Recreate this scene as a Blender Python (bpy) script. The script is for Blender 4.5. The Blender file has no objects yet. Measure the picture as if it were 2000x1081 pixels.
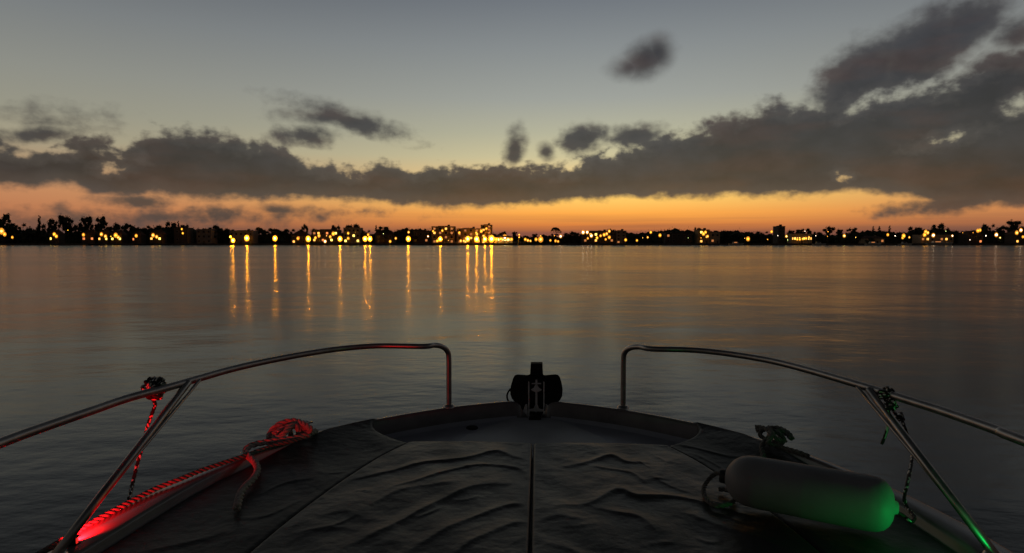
import bpy, math, random
import numpy as np
from mathutils import Vector, Matrix
random.seed(7); np.random.seed(7)
SC = bpy.context.scene
COL = SC.collection
PI = math.pi
# ------------------------------------------------------------------ camera model
F = 1250.0; CZ = 1.70; PITCH = math.atan((540.5 - 475) / F)
YAW = math.radians(2.35); X0 = -0.02
def ray(px, py):
    a = (px - 1000) / F; b = (540.5 - py) / F
    c, s = math.cos(PITCH), math.sin(PITCH)
    return Vector((a, c + b * s, -s + b * c))
def L(px, py, h):
    """photo pixel -> boat-frame point on the level h metres below the eye"""
    d = ray(px, py); c, s = math.cos(YAW), math.sin(YAW)
    x = d.x * c - d.y * s; y = d.x * s + d.y * c
    t = -h / d.z
    return Vector((x * t - X0, y * t, CZ - h))
def W(px, py, D):
    """photo pixel -> world point at ground distance D along y"""
    d = ray(px, py); t = D / d.y
    return Vector((d.x * t, D, CZ + d.z * t))
def azel(px, py):
    d = ray(px, py); return math.degrees(math.atan2(d.x, d.y)), math.degrees(math.atan2(d.z, math.hypot(d.x, d.y)))
# ------------------------------------------------------------------ materials
def mat(name, col, rough=0.5, metal=0.0, emit=None, es=0.0, noise=0.0, nscale=8.0, bump=0.0, bscale=40.0, spec=0.5, coat=0.0):
    m = bpy.data.materials.new(name); m.use_nodes = True
    nt = m.node_tree; b = nt.nodes['Principled BSDF']
    b.inputs['Base Color'].default_value = (*col, 1); b.inputs['Roughness'].default_value = rough
    b.inputs['Metallic'].default_value = metal
    b.inputs['Specular IOR Level'].default_value = spec
    b.inputs['Coat Weight'].default_value = coat
    if emit: b.inputs['Emission Color'].default_value = (*emit, 1); b.inputs['Emission Strength'].default_value = es
    tc = nt.nodes.new('ShaderNodeTexCoord')
    if noise > 0:
        n = nt.nodes.new('ShaderNodeTexNoise'); n.inputs['Scale'].default_value = nscale; n.inputs['Detail'].default_value = 6
        nt.links.new(tc.outputs['Object'], n.inputs['Vector'])
        r = nt.nodes.new('ShaderNodeValToRGB'); r.color_ramp.elements[0].position = .3; r.color_ramp.elements[1].position = .7
        r.color_ramp.elements[0].color = (*[c * (1 - noise) for c in col], 1); r.color_ramp.elements[1].color = (*[min(1, c * (1 + noise)) for c in col], 1)
        nt.links.new(n.outputs['Fac'], r.inputs['Fac']); nt.links.new(r.outputs['Color'], b.inputs['Base Color'])
        mr = nt.nodes.new('ShaderNodeMapRange'); mr.inputs['To Min'].default_value = rough * .8; mr.inputs['To Max'].default_value = min(1, rough * 1.25)
        nt.links.new(n.outputs['Fac'], mr.inputs['Value']); nt.links.new(mr.outputs['Result'], b.inputs['Roughness'])
    if bump > 0:
        n2 = nt.nodes.new('ShaderNodeTexNoise'); n2.inputs['Scale'].default_value = bscale; n2.inputs['Detail'].default_value = 4
        nt.links.new(tc.outputs['Object'], n2.inputs['Vector'])
        bp = nt.nodes.new('ShaderNodeBump'); bp.inputs['Strength'].default_value = bump; bp.inputs['Distance'].default_value = .01
        nt.links.new(n2.outputs['Fac'], bp.inputs['Height']); nt.links.new(bp.outputs['Normal'], b.inputs['Normal'])
    return m
M = {}
M['gelcoat'] = mat('gelcoat', (.34, .34, .385), .40, noise=.12, nscale=6, bump=.06, bscale=9)
M['gunwale'] = mat('gunwale_gelcoat', (.17, .155, .155), .22, noise=.15, nscale=12)
M['lid'] = mat('lid_gelcoat', (.42, .42, .43), .5, noise=.12, nscale=10)
M['hull'] = mat('hull_paint', (.3, .3, .31), .2, noise=.1, nscale=3)
M['rubber'] = mat('black_rubber', (.02, .02, .02), .5)
M['vinyl'] = mat('dark_vinyl_cover', (.040, .037, .037), .40, noise=.4, nscale=6, bump=.55, bscale=16, spec=.36)
M['vinyl2'] = mat('dark_side_cover', (.032, .032, .033), .5, noise=.3, nscale=7, bump=.45, bscale=25, spec=.35)
M['steel'] = mat('polished_steel', (.42, .40, .385), .38, 1.0, noise=.15, nscale=30)
M['dullsteel'] = mat('galvanised_steel', (.70, .70, .72), .5, .15, noise=.2, nscale=40)
M['black'] = mat('black_paint', (.008, .008, .009), .75, spec=.2)
M['rope'] = mat('grey_twisted_rope', (.40, .33, .32), .8, noise=.35, nscale=90)
M['ropedark'] = mat('dark_rope', (.15, .15, .14), .85, noise=.4, nscale=90)
M['cord_black'] = mat('cord_black', (.008, .008, .008), .7)
M['cord_fleck'] = mat('cord_fleck', (.75, .75, .72), .3)
M['fender'] = mat('fender_vinyl', (.26, .27, .28), .55, noise=.15, nscale=7, bump=.1, bscale=14)
M['red_lens'] = mat('red_lens', (.6, .02, .02), .2, emit=(1, .03, .02), es=.8)
M['green_lens'] = mat('green_lens', (.02, .6, .1), .2, emit=(.02, 1, .2), es=.8)
M['foliage'] = mat('foliage', (.045, .055, .03), .8, noise=.5, nscale=1.5)
M['foliage2'] = mat('foliage_olive', (.07, .075, .03), .8, noise=.5, nscale=1.5)
M['bark'] = mat('bark', (.07, .05, .035), .9, noise=.3)
M['ground'] = mat('ground_grass', (.05, .05, .03), .95, noise=.4, nscale=.2)
M['stone'] = mat('quay_stone', (.16, .14, .12), .85, noise=.4, nscale=.6)
M['cream'] = mat('cream_render', (.42, .34, .25), .8, noise=.15, nscale=.7)
M['ochre'] = mat('ochre_render', (.42, .28, .14), .8, noise=.15, nscale=.7)
M['greywall'] = mat('grey_render', (.25, .22, .21), .8, noise=.15, nscale=.7)
M['darkwall'] = mat('dark_boards', (.09, .075, .065), .8, noise=.25, nscale=.7)
M['rooftile'] = mat('roof_tile', (.13, .07, .05), .8, noise=.3, nscale=1.2)
M['roofgrey'] = mat('roof_felt', (.07, .07, .075), .8, noise=.2, nscale=1)
M['trim'] = mat('window_trim', (.35, .33, .3), .6)
M['darkglass'] = mat('dark_glass', (.02, .02, .025), .12)
M['door'] = mat('door_wood', (.08, .05, .03), .6)
M['pole'] = mat('lamp_pole', (.06, .06, .06), .5, .5)
M['whitehull'] = mat('white_hull', (.6, .58, .52), .35, noise=.1, nscale=1)
M['darkhull'] = mat('dark_hull', (.03, .03, .035), .5)
def emis(name, col, s):
    m = bpy.data.materials.new(name); m.use_nodes = True; nt = m.node_tree
    b = nt.nodes['Principled BSDF']; b.inputs['Base Color'].default_value = (.3, .25, .2, 1)
    b.inputs['Emission Color'].default_value = (*col, 1); b.inputs['Emission Strength'].default_value = s
    return m
M['amber'] = emis('amber_lamp', (1, .34, .007), 230)
M['ambersoft'] = emis('amber_halo_disc', (1, .33, .02), 1.5)  # emissive disc colour that imitates the orange bloom round the quay lamps
M['warm'] = emis('warm_lamp', (1, .50, .09), 5)
M['yellow'] = emis('yellow_lamp', (1, .54, .03), 5)
M['white'] = emis('white_lamp', (1, .84, .60), 10)
M['green'] = emis('green_lamp', (.80, 1, .30), 5)
M['orange'] = emis('orange_lamp', (1, .34, .03), 5)
M['halo'] = emis('dim_halo_disc', (1, .36, .03), 1.0)  # weaker disc colour standing in for bloom round the small lamps
M['win_amber'] = emis('lit_window_amber', (1, .45, .08), 2.2)
M['win_yellow'] = emis('lit_window_yellow', (1, .66, .12), 3.2)
M['win_dim'] = emis('lit_window_dim', (1, .34, .10), .55)
M['win_red'] = emis('lit_window_red', (1, .28, .08), 1.3)
M['pavglow'] = emis('pavilion_light', (1, .72, .22), 7)
# ------------------------------------------------------------------ object helpers
def link(o, parent=None):
    COL.objects.link(o)
    if parent: o.parent = parent
    return o
def tag(o, label, cat, group=None, kind=None):
    if label: o['label'] = label
    if cat: o['category'] = cat
    if group: o['group'] = group
    if kind: o['kind'] = kind
    return o
def empty(name, loc=(0, 0, 0), rz=0.0):
    o = bpy.data.objects.new(name, None); o.location = loc; o.rotation_euler = (0, 0, rz); o.empty_display_size = .2
    return link(o)
class MB:
    def __init__(s): s.v = []; s.f = []; s.m = []
    def add(s, vs, fs, mi=0):
        n = len(s.v); s.v.extend([tuple(v) for v in vs]); s.f.extend([tuple(i + n for i in f) for f in fs]); s.m.extend([mi] * len(fs)); return s
    def box(s, c, d, mi=0, rz=0.0, rx=0.0):
        R = Matrix.Rotation(rz, 3, 'Z') @ Matrix.Rotation(rx, 3, 'X'); c = Vector(c)
        vs = [c + R @ Vector((sx * d[0] / 2, sy * d[1] / 2, sz * d[2] / 2)) for sz in (-1, 1) for sy in (-1, 1) for sx in (-1, 1)]
        return s.add(vs, [(0, 2, 3, 1), (4, 5, 7, 6), (0, 1, 5, 4), (2, 6, 7, 3), (0, 4, 6, 2), (1, 3, 7, 5)], mi)
    def tube(s, pts, r, sides=10, mi=0, caps=True, mfun=None):
        pts = [Vector(p) for p in pts]; n = len(pts); rr = r if hasattr(r, '__len__') else [r] * n
        T = []
        for i in range(n):
            t = (pts[min(i + 1, n - 1)] - pts[max(i - 1, 0)])
            T.append(t.normalized() if t.length > 1e-9 else Vector((0, 0, 1)))
        up = Vector((0, 0, 1)) if abs(T[0].z) < .9 else Vector((1, 0, 0))
        N = (up - T[0] * up.dot(T[0])).normalized(); base = len(s.v)
        for i in range(n):
            N = (N - T[i] * N.dot(T[i]))
            N = N.normalized() if N.length > 1e-6 else T[i].orthogonal().normalized()
            B = T[i].cross(N)
            for k in range(sides):
                a = 2 * PI * k / sides
                s.v.append(tuple(pts[i] + (N * math.cos(a) + B * math.sin(a)) * rr[i]))
        for i in range(n - 1):
            for k in range(sides):
                k2 = (k + 1) % sides
                s.f.append((base + i * sides + k, base + i * sides + k2, base + (i + 1) * sides + k2, base + (i + 1) * sides + k))
                s.m.append(mfun(i, k) if mfun else mi)
        if caps:
            s.f.append(tuple(base + k for k in range(sides))[::-1]); s.m.append(mi)
            s.f.append(tuple(base + (n - 1) * sides + k for k in range(sides))); s.m.append(mi)
        return s
    def lathe(s, prof, sides=16, M4=None, mi=0):
        base = len(s.v); M4 = M4 or Matrix.Identity(4)
        for (r, z) in prof:
            for k in range(sides):
                a = 2 * PI * k / sides; s.v.append(tuple(M4 @ Vector((r * math.cos(a), r * math.sin(a), z))))
        for i in range(len(prof) - 1):
            for k in range(sides):
                k2 = (k + 1) % sides
                s.f.append((base + i * sides + k, base + i * sides + k2, base + (i + 1) * sides + k2, base + (i + 1) * sides + k)); s.m.append(mi)
        return s
    def sphere(s, c, r, seg=10, mi=0, sc=(1, 1, 1)):
        prof = [(max(1e-4, r * math.sin(PI * i / seg)), -r * math.cos(PI * i / seg)) for i in range(seg + 1)]
        return s.lathe(prof, seg + 2, Matrix.Translation(c) @ Matrix.Diagonal((*sc, 1)), mi)
    def mesh(s, name, mats, smooth=False):
        me = bpy.data.meshes.new(name); me.from_pydata(s.v, [], s.f)
        for m in (mats if isinstance(mats, (list, tuple)) else [mats]): me.materials.append(M[m])
        if len(me.materials) > 1: me.polygons.foreach_set('material_index', s.m)
        if smooth: me.polygons.foreach_set('use_smooth', [True] * len(me.polygons))
        me.update(); return me
    def build(s, name, mats, parent=None, smooth=False, bevel=0):
        o = bpy.data.objects.new(name, s.mesh(name, mats, smooth))
        if bevel:
            b = o.modifiers.new('bevel', 'BEVEL'); b.width = bevel; b.segments = 2
        return link(o, parent)
def catmull(P, n=8):
    P = [Vector(p) for p in P]; out = []
    Q = [P[0] * 2 - P[1]] + P + [P[-1] * 2 - P[-2]]
    for i in range(1, len(Q) - 2):
        for k in range(n):
            t = k / n
            out.append(.5 * ((2 * Q[i]) + (Q[i + 1] - Q[i - 1]) * t + (2 * Q[i - 1] - 5 * Q[i] + 4 * Q[i + 1] - Q[i + 2]) * t * t + (3 * Q[i] - Q[i - 1] - 3 * Q[i + 1] + Q[i + 2]) * t ** 3))
    out.append(P[-1]); return out
def resample(P, step):
    out = [P[0].copy()]; acc = 0
    for a, b in zip(P, P[1:]):
        l = (b - a).length
        if l < 1e-9: continue
        d = step - acc
        while d <= l:
            out.append(a + (b - a) * (d / l)); d += step
        acc = l - (d - step)
    out.append(P[-1]); return out
def rope(mb, P, r, mi=0, pitch=7.0, strands=3):
    """a laid rope: three strands twisted round the path"""
    P = resample(catmull(P, 10), r * .55); n = len(P); T = []
    for i in range(n):
        t = P[min(i + 1, n - 1)] - P[max(i - 1, 0)]; T.append(t.normalized())
    N = T[0].orthogonal().normalized(); fr = []; s = 0; S = []
    for i in range(n):
        N = (N - T[i] * N.dot(T[i])).normalized(); fr.append((N.copy(), T[i].cross(N)))
        if i: s += (P[i] - P[i - 1]).length
        S.append(s)
    for k in range(strands):
        pts = []
        for i in range(n):
            a = 2 * PI * (k / strands + S[i] / (pitch * r)); A, B = fr[i]
            pts.append(P[i] + (A * math.cos(a) + B * math.sin(a)) * r * .5)
        mb.tube(pts, r * .55, 7, mi)
def cord(mb, P, r):
    """a braided cord with bright flecks in its black cover"""
    rnd = random.Random(len(P) * 7 + int(r * 1e5)); P = resample(catmull(P, 10), r * .8)
    fl = {}
    def mf(i, k):
        key = ((i + k) // 2 % 997, (i - k) // 2 % 991)
        if key not in fl:
            cl = math.sin(i * .11) + math.sin(i * .037 + 1) * .8
            fl[key] = 1 if rnd.random() < (.30 if cl > -.2 else .07) else 0
        return fl[key]
    rr = [r * (1 + .12 * math.sin(i * 1.3)) for i in range(len(P))]
    mb.tube(P, rr, 8, 0, True, mf)

# ================================================================== WORLD / SKY
world = bpy.data.worlds.new('World'); SC.world = world; world.use_nodes = True
nt = world.node_tree; nt.nodes.clear(); N = nt.nodes; LK = nt.links
def nd(t, **kw):
    n = N.new(t)
    for k, v in kw.items(): setattr(n, k, v)
    return n
def setin(n, i, v):
    if isinstance(v, bpy.types.NodeSocket): LK.new(v, n.inputs[i])
    else: n.inputs[i].default_value = v
def math_(op, a, b=None, c=None, clamp=False):
    n = nd('ShaderNodeMath', operation=op, use_clamp=clamp); setin(n, 0, a)
    if b is not None: setin(n, 1, b)
    if c is not None: setin(n, 2, c)
    return n.outputs[0]
def maprange(v, a, b, c=0, d=1, it='LINEAR'):
    n = nd('ShaderNodeMapRange', interpolation_type=it); setin(n, 0, v)
    for i, x in zip((1, 2, 3, 4), (a, b, c, d)): setin(n, i, x)
    return n.outputs[0]
def mixc(fac, a, b):
    n = nd('ShaderNodeMix', data_type='RGBA'); setin(n, 0, fac); setin(n, 6, a); setin(n, 7, b); return n.outputs[2]
tc = nd('ShaderNodeTexCoord'); sx = nd('ShaderNodeSeparateXYZ'); LK.new(tc.outputs['Generated'], sx.inputs[0])
az = math_('MULTIPLY', math_('ARCTAN2', sx.outputs[0], sx.outputs[1]), 180 / PI)
el = math_('MULTIPLY', math_('ARCSINE', sx.outputs[2]), 180 / PI)
cv = nd('ShaderNodeCombineXYZ'); LK.new(az, cv.inputs[0]); LK.new(el, cv.inputs[1]); AE = cv.outputs[0]
def lin(c): return tuple(((x / 255) / 12.92 if x / 255 < .04045 else ((x / 255 + .055) / 1.055) ** 2.4) for x in c) + (1,)
def ramp(v, stops):
    n = nd('ShaderNodeValToRGB'); LK.new(v, n.inputs[0]); e = n.color_ramp.elements
    e[0].position = stops[0][0]; e[0].color = lin(stops[0][1]); e[1].position = stops[-1][0]; e[1].color = lin(stops[-1][1])
    for p, c in stops[1:-1]:
        q = e.new(p); q.color = lin(c)
    return n.outputs[0]
elr = math_('POWER', math_('DIVIDE', math_('MAXIMUM', el, 0.0), 90.0), .5)
def st(d): return math.sqrt(d / 90)
center = ramp(elr, [(st(0), (112, 70, 62)), (st(.9), (140, 84, 66)), (st(1.6), (216, 128, 64)), (st(2.6), (255, 170, 74)), (st(3.9), (255, 202, 102)), (st(5.7), (242, 206, 138)),
                    (st(7.6), (204, 194, 152)), (st(9.6), (180, 178, 152)), (st(12.5), (156, 159, 152)), (st(16.7), (133, 138, 139)), (st(20.8), (107, 113, 120)),
                    (st(25), (46, 46, 44)), (st(38), (25, 26, 26)), (st(60), (20, 21, 23)), (st(90), (15, 16, 18))])
side = ramp(elr, [(st(0), (84, 62, 60)), (st(.9), (104, 74, 66)), (st(1.6), (150, 98, 74)), (st(2.6), (184, 120, 84)), (st(3.9), (190, 130, 92)), (st(5.7), (168, 138, 106)),
                  (st(7.6), (160, 152, 128)), (st(9.6), (148, 146, 130)), (st(12.5), (138, 139, 131)), (st(16.7), (119, 123, 124)), (st(20.8), (96, 101, 107)),
                  (st(25), (40, 40, 38)), (st(38), (22, 23, 23)), (st(60), (18, 19, 21)), (st(90), (14, 15, 17))])
g = math_('DIVIDE', math_('SUBTRACT', az, 8.5), 25.0)
glow = math_('EXPONENT', math_('MULTIPLY', math_('MULTIPLY', g, g), -1.0))
sky = mixc(glow, side, center)
# thin layered bands low on the horizon
def noise(vec, scale, detail=5, rough=.55, sxy=(1, 1), off=(0, 0)):
    m = nd('ShaderNodeMapping'); LK.new(vec, m.inputs[0]); m.inputs['Scale'].default_value = (sxy[0], sxy[1], 1); m.inputs['Location'].default_value = (off[0], off[1], 0)
    n = nd('ShaderNodeTexNoise'); n.inputs['Scale'].default_value = scale; n.inputs['Detail'].default_value = detail; n.inputs['Roughness'].default_value = rough
    LK.new(m.outputs[0], n.inputs[0]); return n.outputs[0]
bands = noise(AE, 1.0, 4, .5, (.05, 1.5), (3, 1))
bandf = math_('MULTIPLY', maprange(bands, .48, .72, 0, .45), maprange(el, 3.2, 1.2, 0, 1, 'SMOOTHSTEP'))
sky = mixc(bandf, sky, lin((105, 76, 68)))
# --- cloud field in degrees
n1 = noise(AE, .42, 4, .52, (1, 1.5)); n2 = noise(AE, 1.15, 3, .5, (1, 1.3), (5, 9)); n3 = noise(AE, .12, 4, .5, (.6, 1.6), (11, 2))
d1 = math_('MULTIPLY', math_('SUBTRACT', n1, .47), 3.2)
d2 = math_('MULTIPLY', math_('SUBTRACT', n2, .5), 1.5)
dn = math_('ADD', d1, d2)
def curve(pts):
    n = nd('ShaderNodeFloatCurve'); n.inputs[0].default_value = 1
    c = n.mapping.curves[0]; pp = []
    for px, py in pts:
        a, e = azel(px, py); pp.append(((a + 45) / 90, e / 22))
    c.points[0].location = (0, pp[0][1]); c.points[1].location = (1, pp[-1][1])
    for p in pp: c.points.new(*p)
    for p in c.points: p.handle_type = 'AUTO'
    n.mapping.update(); LK.new(maprange(az, -45, 45), n.inputs[1])
    return math_('MULTIPLY', n.outputs[0], 22.0)
top = curve([(0, 287), (60, 300), (120, 278), (200, 268), (240, 292), (275, 270), (330, 258), (430, 266), (520, 284), (580, 306), (640, 330), (700, 336), (750, 320), (800, 338), (850, 326), (900, 330), (960, 324),
             (1030, 324), (1080, 330), (1130, 318), (1190, 296), (1240, 286), (1300, 268), (1370, 252), (1440, 228), (1500, 208), (1560, 214), (1620, 205), (1700, 192), (1780, 176), (1860, 164), (1920, 130), (1999, 108)])
bot = curve([(0, 366), (60, 367), (95, 358), (145, 364), (190, 374), (250, 382), (300, 374), (350, 386), (450, 388), (560, 386), (700, 391), (800, 399), (900, 403), (1000, 400), (1100, 392), (1200, 386), (1400, 382), (1600, 381), (1660, 374), (1720, 378), (1780, 384), (1830, 398), (1999, 404)])
band = math_('MINIMUM', math_('ADD', math_('SUBTRACT', top, el), dn), math_('ADD', math_('SUBTRACT', el, bot), math_('MULTIPLY', dn, .42)))
def ell(px, py, rx, ry, rot=0):
    a, e = azel(px, py); a2, _ = azel(px + 1, py); k = abs(a2 - a); _, e2 = azel(px, py + 1); ke = abs(e2 - e)
    m = nd('ShaderNodeMapping', vector_type='TEXTURE'); LK.new(AE, m.inputs[0])
    m.inputs['Location'].default_value = (a, e, 0); m.inputs['Rotation'].default_value = (0, 0, math.radians(rot)); m.inputs['Scale'].default_value = (rx * k, ry * ke, 1)
    v = nd('ShaderNodeVectorMath', operation='LENGTH'); LK.new(m.outputs[0], v.inputs[0])
    return math_('SUBTRACT', 1.0, v.outputs['Value']), min(rx * k, ry * ke)
def blob(f, px, py, rx, ry, rot=0, na=.5, w=1.0):
    e, r = ell(px, py, rx, ry, rot)
    return math_('MAXIMUM', f, math_('ADD', math_('MULTIPLY', e, r * w), math_('MULTIPLY', dn, na)))
f = band
for b in [(1262, 116, 44, 32, 25, .28), (1284, 104, 26, 30, 0, .2), (1232, 132, 30, 18, 5, .22), (1140, 272, 48, 24, 8, .5), (1240, 265, 48, 20, 0, .5), (690, 238, 95, 16, -14, .5), (640, 228, 60, 14, 0, .4), (600, 268, 55, 18, 5, .5), (118, 235, 42, 9, 0, .45),
          (1005, 290, 18, 34, -10, .4), (1068, 298, 14, 14, 0, .3), (270, 396, 62, 10, 0, .4), (548, 411, 48, 7, 0, .3), (350, 424, 200, 11, 2, .45), (1690, 145, 115, 58, 28, .6), (1800, 100, 140, 64, 30, .6), (1880, 50, 85, 52, 25, .6),
          (1640, 190, 60, 34, 50, .6), (1950, 150, 90, 50, 25, .8), (1900, 392, 150, 17, 6, .45), (90, 262, 60, 14, 10, .5), (1985, 70, 50, 30, 0, .6)]:
    wk = .55 if b[0] in (1545, 1590, 1170, 350, 118) else 1.0
    f = blob(f, *b, w=wk)
for h in [(1650, 347, 11, 7, -20), (1850, 272, 28, 6, 12), (1990, 205, 26, 16, 20), (1780, 176, 80, 12, 8), (1690, 200, 30, 10, 30), (95, 292, 40, 10, 0), (225, 298, 26, 8, -10), (215, 330, 22, 10, 10), (1120, 320, 26, 13, 35), (1195, 296, 20, 16, 0),]:
    e, r = ell(*h)
    f = math_('MINIMUM', f, math_('ADD', math_('ADD', math_('MULTIPLY', e, -r * 1.6), .22), math_('MULTIPLY', d2, 1.5)))
soft = maprange(el, 6, 16, .38, .85)
mask = maprange(f, math_('MULTIPLY', soft, -1.1), math_('MULTIPLY', soft, 1.0), 0, 1, 'SMOOTHSTEP')
cl = ramp(elr, [(st(1), (88, 60, 52)), (st(3.2), (70, 54, 47)), (st(4.5), (58, 50, 48)), (st(7), (52, 48, 49)), (st(10), (53, 50, 52)), (st(15), (58, 56, 59)), (st(24), (56, 56, 60)), (st(40), (24, 25, 27))])
wrm = mixc(math_('MULTIPLY', glow, .45), cl, lin((84, 62, 48)))
wrm = mixc(maprange(el, 4.5, 9.0, 1, 0), cl, wrm)
sh = maprange(math_('ADD', math_('MULTIPLY', n3, .55), math_('MULTIPLY', n1, .45)), .36, .66, .62, 1.18)
hue = noise(AE, .22, 3, .5, (.45, 1.6), (7, 4))
wrm = mixc(maprange(hue, .42, .60, .55, 0), wrm, lin((46, 49, 54)))
wrm = mixc(maprange(hue, .50, .66, 0, .5), wrm, lin((72, 54, 50)))
hs = nd('ShaderNodeVectorMath', operation='SCALE'); LK.new(wrm, hs.inputs[0]); LK.new(sh, hs.inputs['Scale'])
edge = maprange(f, .0, 1.3, .20, 0)
cloud = mixc(edge, hs.outputs[0], lin((120, 114, 108)))
clear = math_('MULTIPLY', mask, .97)
final = mixc(clear, sky, cloud)
# the sky opposite the afterglow is darker
back = maprange(math_('ABSOLUTE', az), 60, 130, 1, .30, 'SMOOTHSTEP')
fs = nd('ShaderNodeVectorMath', operation='SCALE'); LK.new(final, fs.inputs[0]); LK.new(back, fs.inputs['Scale'])
bg = nd('ShaderNodeBackground'); LK.new(fs.outputs[0], bg.inputs[0]); bg.inputs[1].default_value = 1.0
ns = nd('ShaderNodeTexSky', sky_type='NISHITA'); ns.sun_disc = False; ns.sun_elevation = math.radians(-2.5); ns.sun_rotation = math.radians(6)
bg2 = nd('ShaderNodeBackground'); LK.new(ns.outputs[0], bg2.inputs[0]); bg2.inputs[1].default_value = .05
ad = nd('ShaderNodeAddShader'); LK.new(bg.outputs[0], ad.inputs[0]); LK.new(bg2.outputs[0], ad.inputs[1])
out = nd('ShaderNodeOutputWorld'); LK.new(ad.outputs[0], out.inputs[0])
world.cycles.sampling_method = 'MANUAL'; world.cycles.sample_map_resolution = 1024

# ================================================================== WATER
def water_mat():
    m = bpy.data.materials.new('sea_water'); m.use_nodes = True; t = m.node_tree; b = t.nodes['Principled BSDF']
    b.inputs['Base Color'].default_value = (.010, .015, .011, 1); b.inputs['IOR'].default_value = 1.33; b.inputs['Specular IOR Level'].default_value = .3; b.inputs['Specular Tint'].default_value = (1, .93, .85, 1)
    geo = t.nodes.new('ShaderNodeNewGeometry')
    def nz(scale, sc=(1, 1, 1), det=3, rot=0):
        mp = t.nodes.new('ShaderNodeMapping'); mp.inputs['Scale'].default_value = sc; mp.inputs['Rotation'].default_value = (0, 0, rot); t.links.new(geo.outputs['Position'], mp.inputs[0])
        n = t.nodes.new('ShaderNodeTexNoise'); n.inputs['Scale'].default_value = scale; n.inputs['Detail'].default_value = det; t.links.new(mp.outputs[0], n.inputs[0]); return n.outputs[0]
    def bump(h, dist, prev=None):
        bp = t.nodes.new('ShaderNodeBump'); bp.inputs['Strength'].default_value = 1; bp.inputs['Distance'].default_value = dist; t.links.new(h, bp.inputs['Height'])
        if prev: t.links.new(prev, bp.inputs['Normal'])
        return bp.outputs[0]
    a = bump(nz(.09, (.6, 1, 1), 3, .2), .20)
    c = bump(nz(.75, (.7, 1, 1), 3, -.15), .026, a)
    d = bump(nz(5.5, (.6, 1, 1), 3, .3), .0052, c)
    t.links.new(d, b.inputs['Normal'])
    r = t.nodes.new('ShaderNodeMapRange'); t.links.new(nz(.05, (.35, 1, 1), 4), r.inputs[0]); r.inputs[1].default_value = .3; r.inputs[2].default_value = .7; r.inputs[3].default_value = .15; r.inputs[4].default_value = .22
    t.links.new(r.outputs[0], b.inputs['Roughness'])
    return m
M['water'] = water_mat()
mb = MB(); mb.add([(-3000, -1500, 0), (3000, -1500, 0), (3000, 452, 0), (-3000, 452, 0)], [(0, 1, 2, 3)])
tag(mb.build('water', 'water'), 'calm dark harbour water reflecting the dusk sky', None, kind='structure')

# ================================================================== BOAT
boat = empty('motor_boat', (X0 * math.cos(YAW), 0, 0), -YAW)
boat.location = (X0 * math.cos(YAW), -X0 * math.sin(YAW), 0)
tag(boat, 'dark motor boat bow with sun pads and steel bow rails seen from its cockpit', 'motor boat')
half = catmull([(.052, 3.165, .83), (.060, 3.16, .865), (.078, 3.155, .90), (.115, 3.14, .918), (.18, 3.118, .92), (.30, 3.066, .92), (.425, 3.0, .92), (.57, 2.90, .92), (.71, 2.785, .92), (.81, 2.69, .92), (.893, 2.59, .92), (.98, 2.46, .92), (1.055, 2.315, .92),
                (1.125, 2.15, .92), (1.172, 2.0, .92), (1.205, 1.85, .92), (1.222, 1.71, .92), (1.24, 1.4, .92), (1.25, 1.0, .92), (1.26, 0, .92), (1.24, -1.5, .92), (1.2, -2.6, .92)], 5)
def offs(P, d):
    out = []
    for i, p in enumerate(P):
        t = P[min(i + 1, len(P) - 1)] - P[max(i - 1, 0)]; t.z = 0; t.normalize()
        n = Vector((t.y, -t.x, 0))  # points inward for the starboard line walked aft
        out.append(p + n * d)
    return out
def gw(y):
    t = min(1, max(0, (2.45 - y) / .75)); return .062 * t * t * (3 - 2 * t)
def offw(P, d, f=1.0):
    Q = offs(P, d); 
    for i, (p, q) in enumerate(zip(P, Q)):
        n = (q - p); n = n.normalized() if n.length > 1e-6 else Vector((-1, 0, 0)); Q[i] = q + n * gw(p.y) * f
    return Q
def strip(mb, lines, mi=0):
    n = len(lines[0]); b = len(mb.v)
    for l in lines: mb.v.extend([tuple(p) for p in l])
    for j in range(len(lines) - 1):
        for i in range(n - 1):
            mb.f.append((b + j * n + i, b + j * n + i + 1, b + (j + 1) * n + i + 1, b + (j + 1) * n + i)); mb.m.append(mi)
def dz(P, z): return [p + Vector((0, 0, z)) for p in P]
def mirror(P): return [Vector((-p.x, p.y, p.z)) for p in P]
def wat(y, inset=0):
    P = offs(half, inset) if inset else half
    for a, b in zip(P[15:], P[16:]):
        if a.y >= y >= b.y: return a.x + (b.x - a.x) * (a.y - y) / max(1e-9, a.y - b.y)
    return P[-1].x if y < 0 else P[15].x
# hull shell below the gunwale
mb = MB()
for mir in (0, 1):
    ls = []
    for z, k in ((-.035, 1.0), (-.30, .985), (-.62, .93), (-.92, .84), (-1.2, .6)):
        l = [Vector((p.x * k, (p.y + 2.6) * (1 - (1 - k) * .35) - 2.6, p.z + z if z == -.035 else .92 + z)) for p in offs(half, .004)]
        ls.append(mirror(l) if mir else l)
    strip(mb, ls)
mb.box((0, 3.13, .60), (.10, .06, .42))
mb.box((0, -2.60, .42), (2.36, .04, .92))
mb.box((0, -.75, .24), (2.3, 3.7, .04))   # cockpit sole
mb.box((0, 1.07, .55), (2.4, .04, .60))   # bulkhead under the foredeck
mb.build('hull', 'hull', boat, True)
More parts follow.
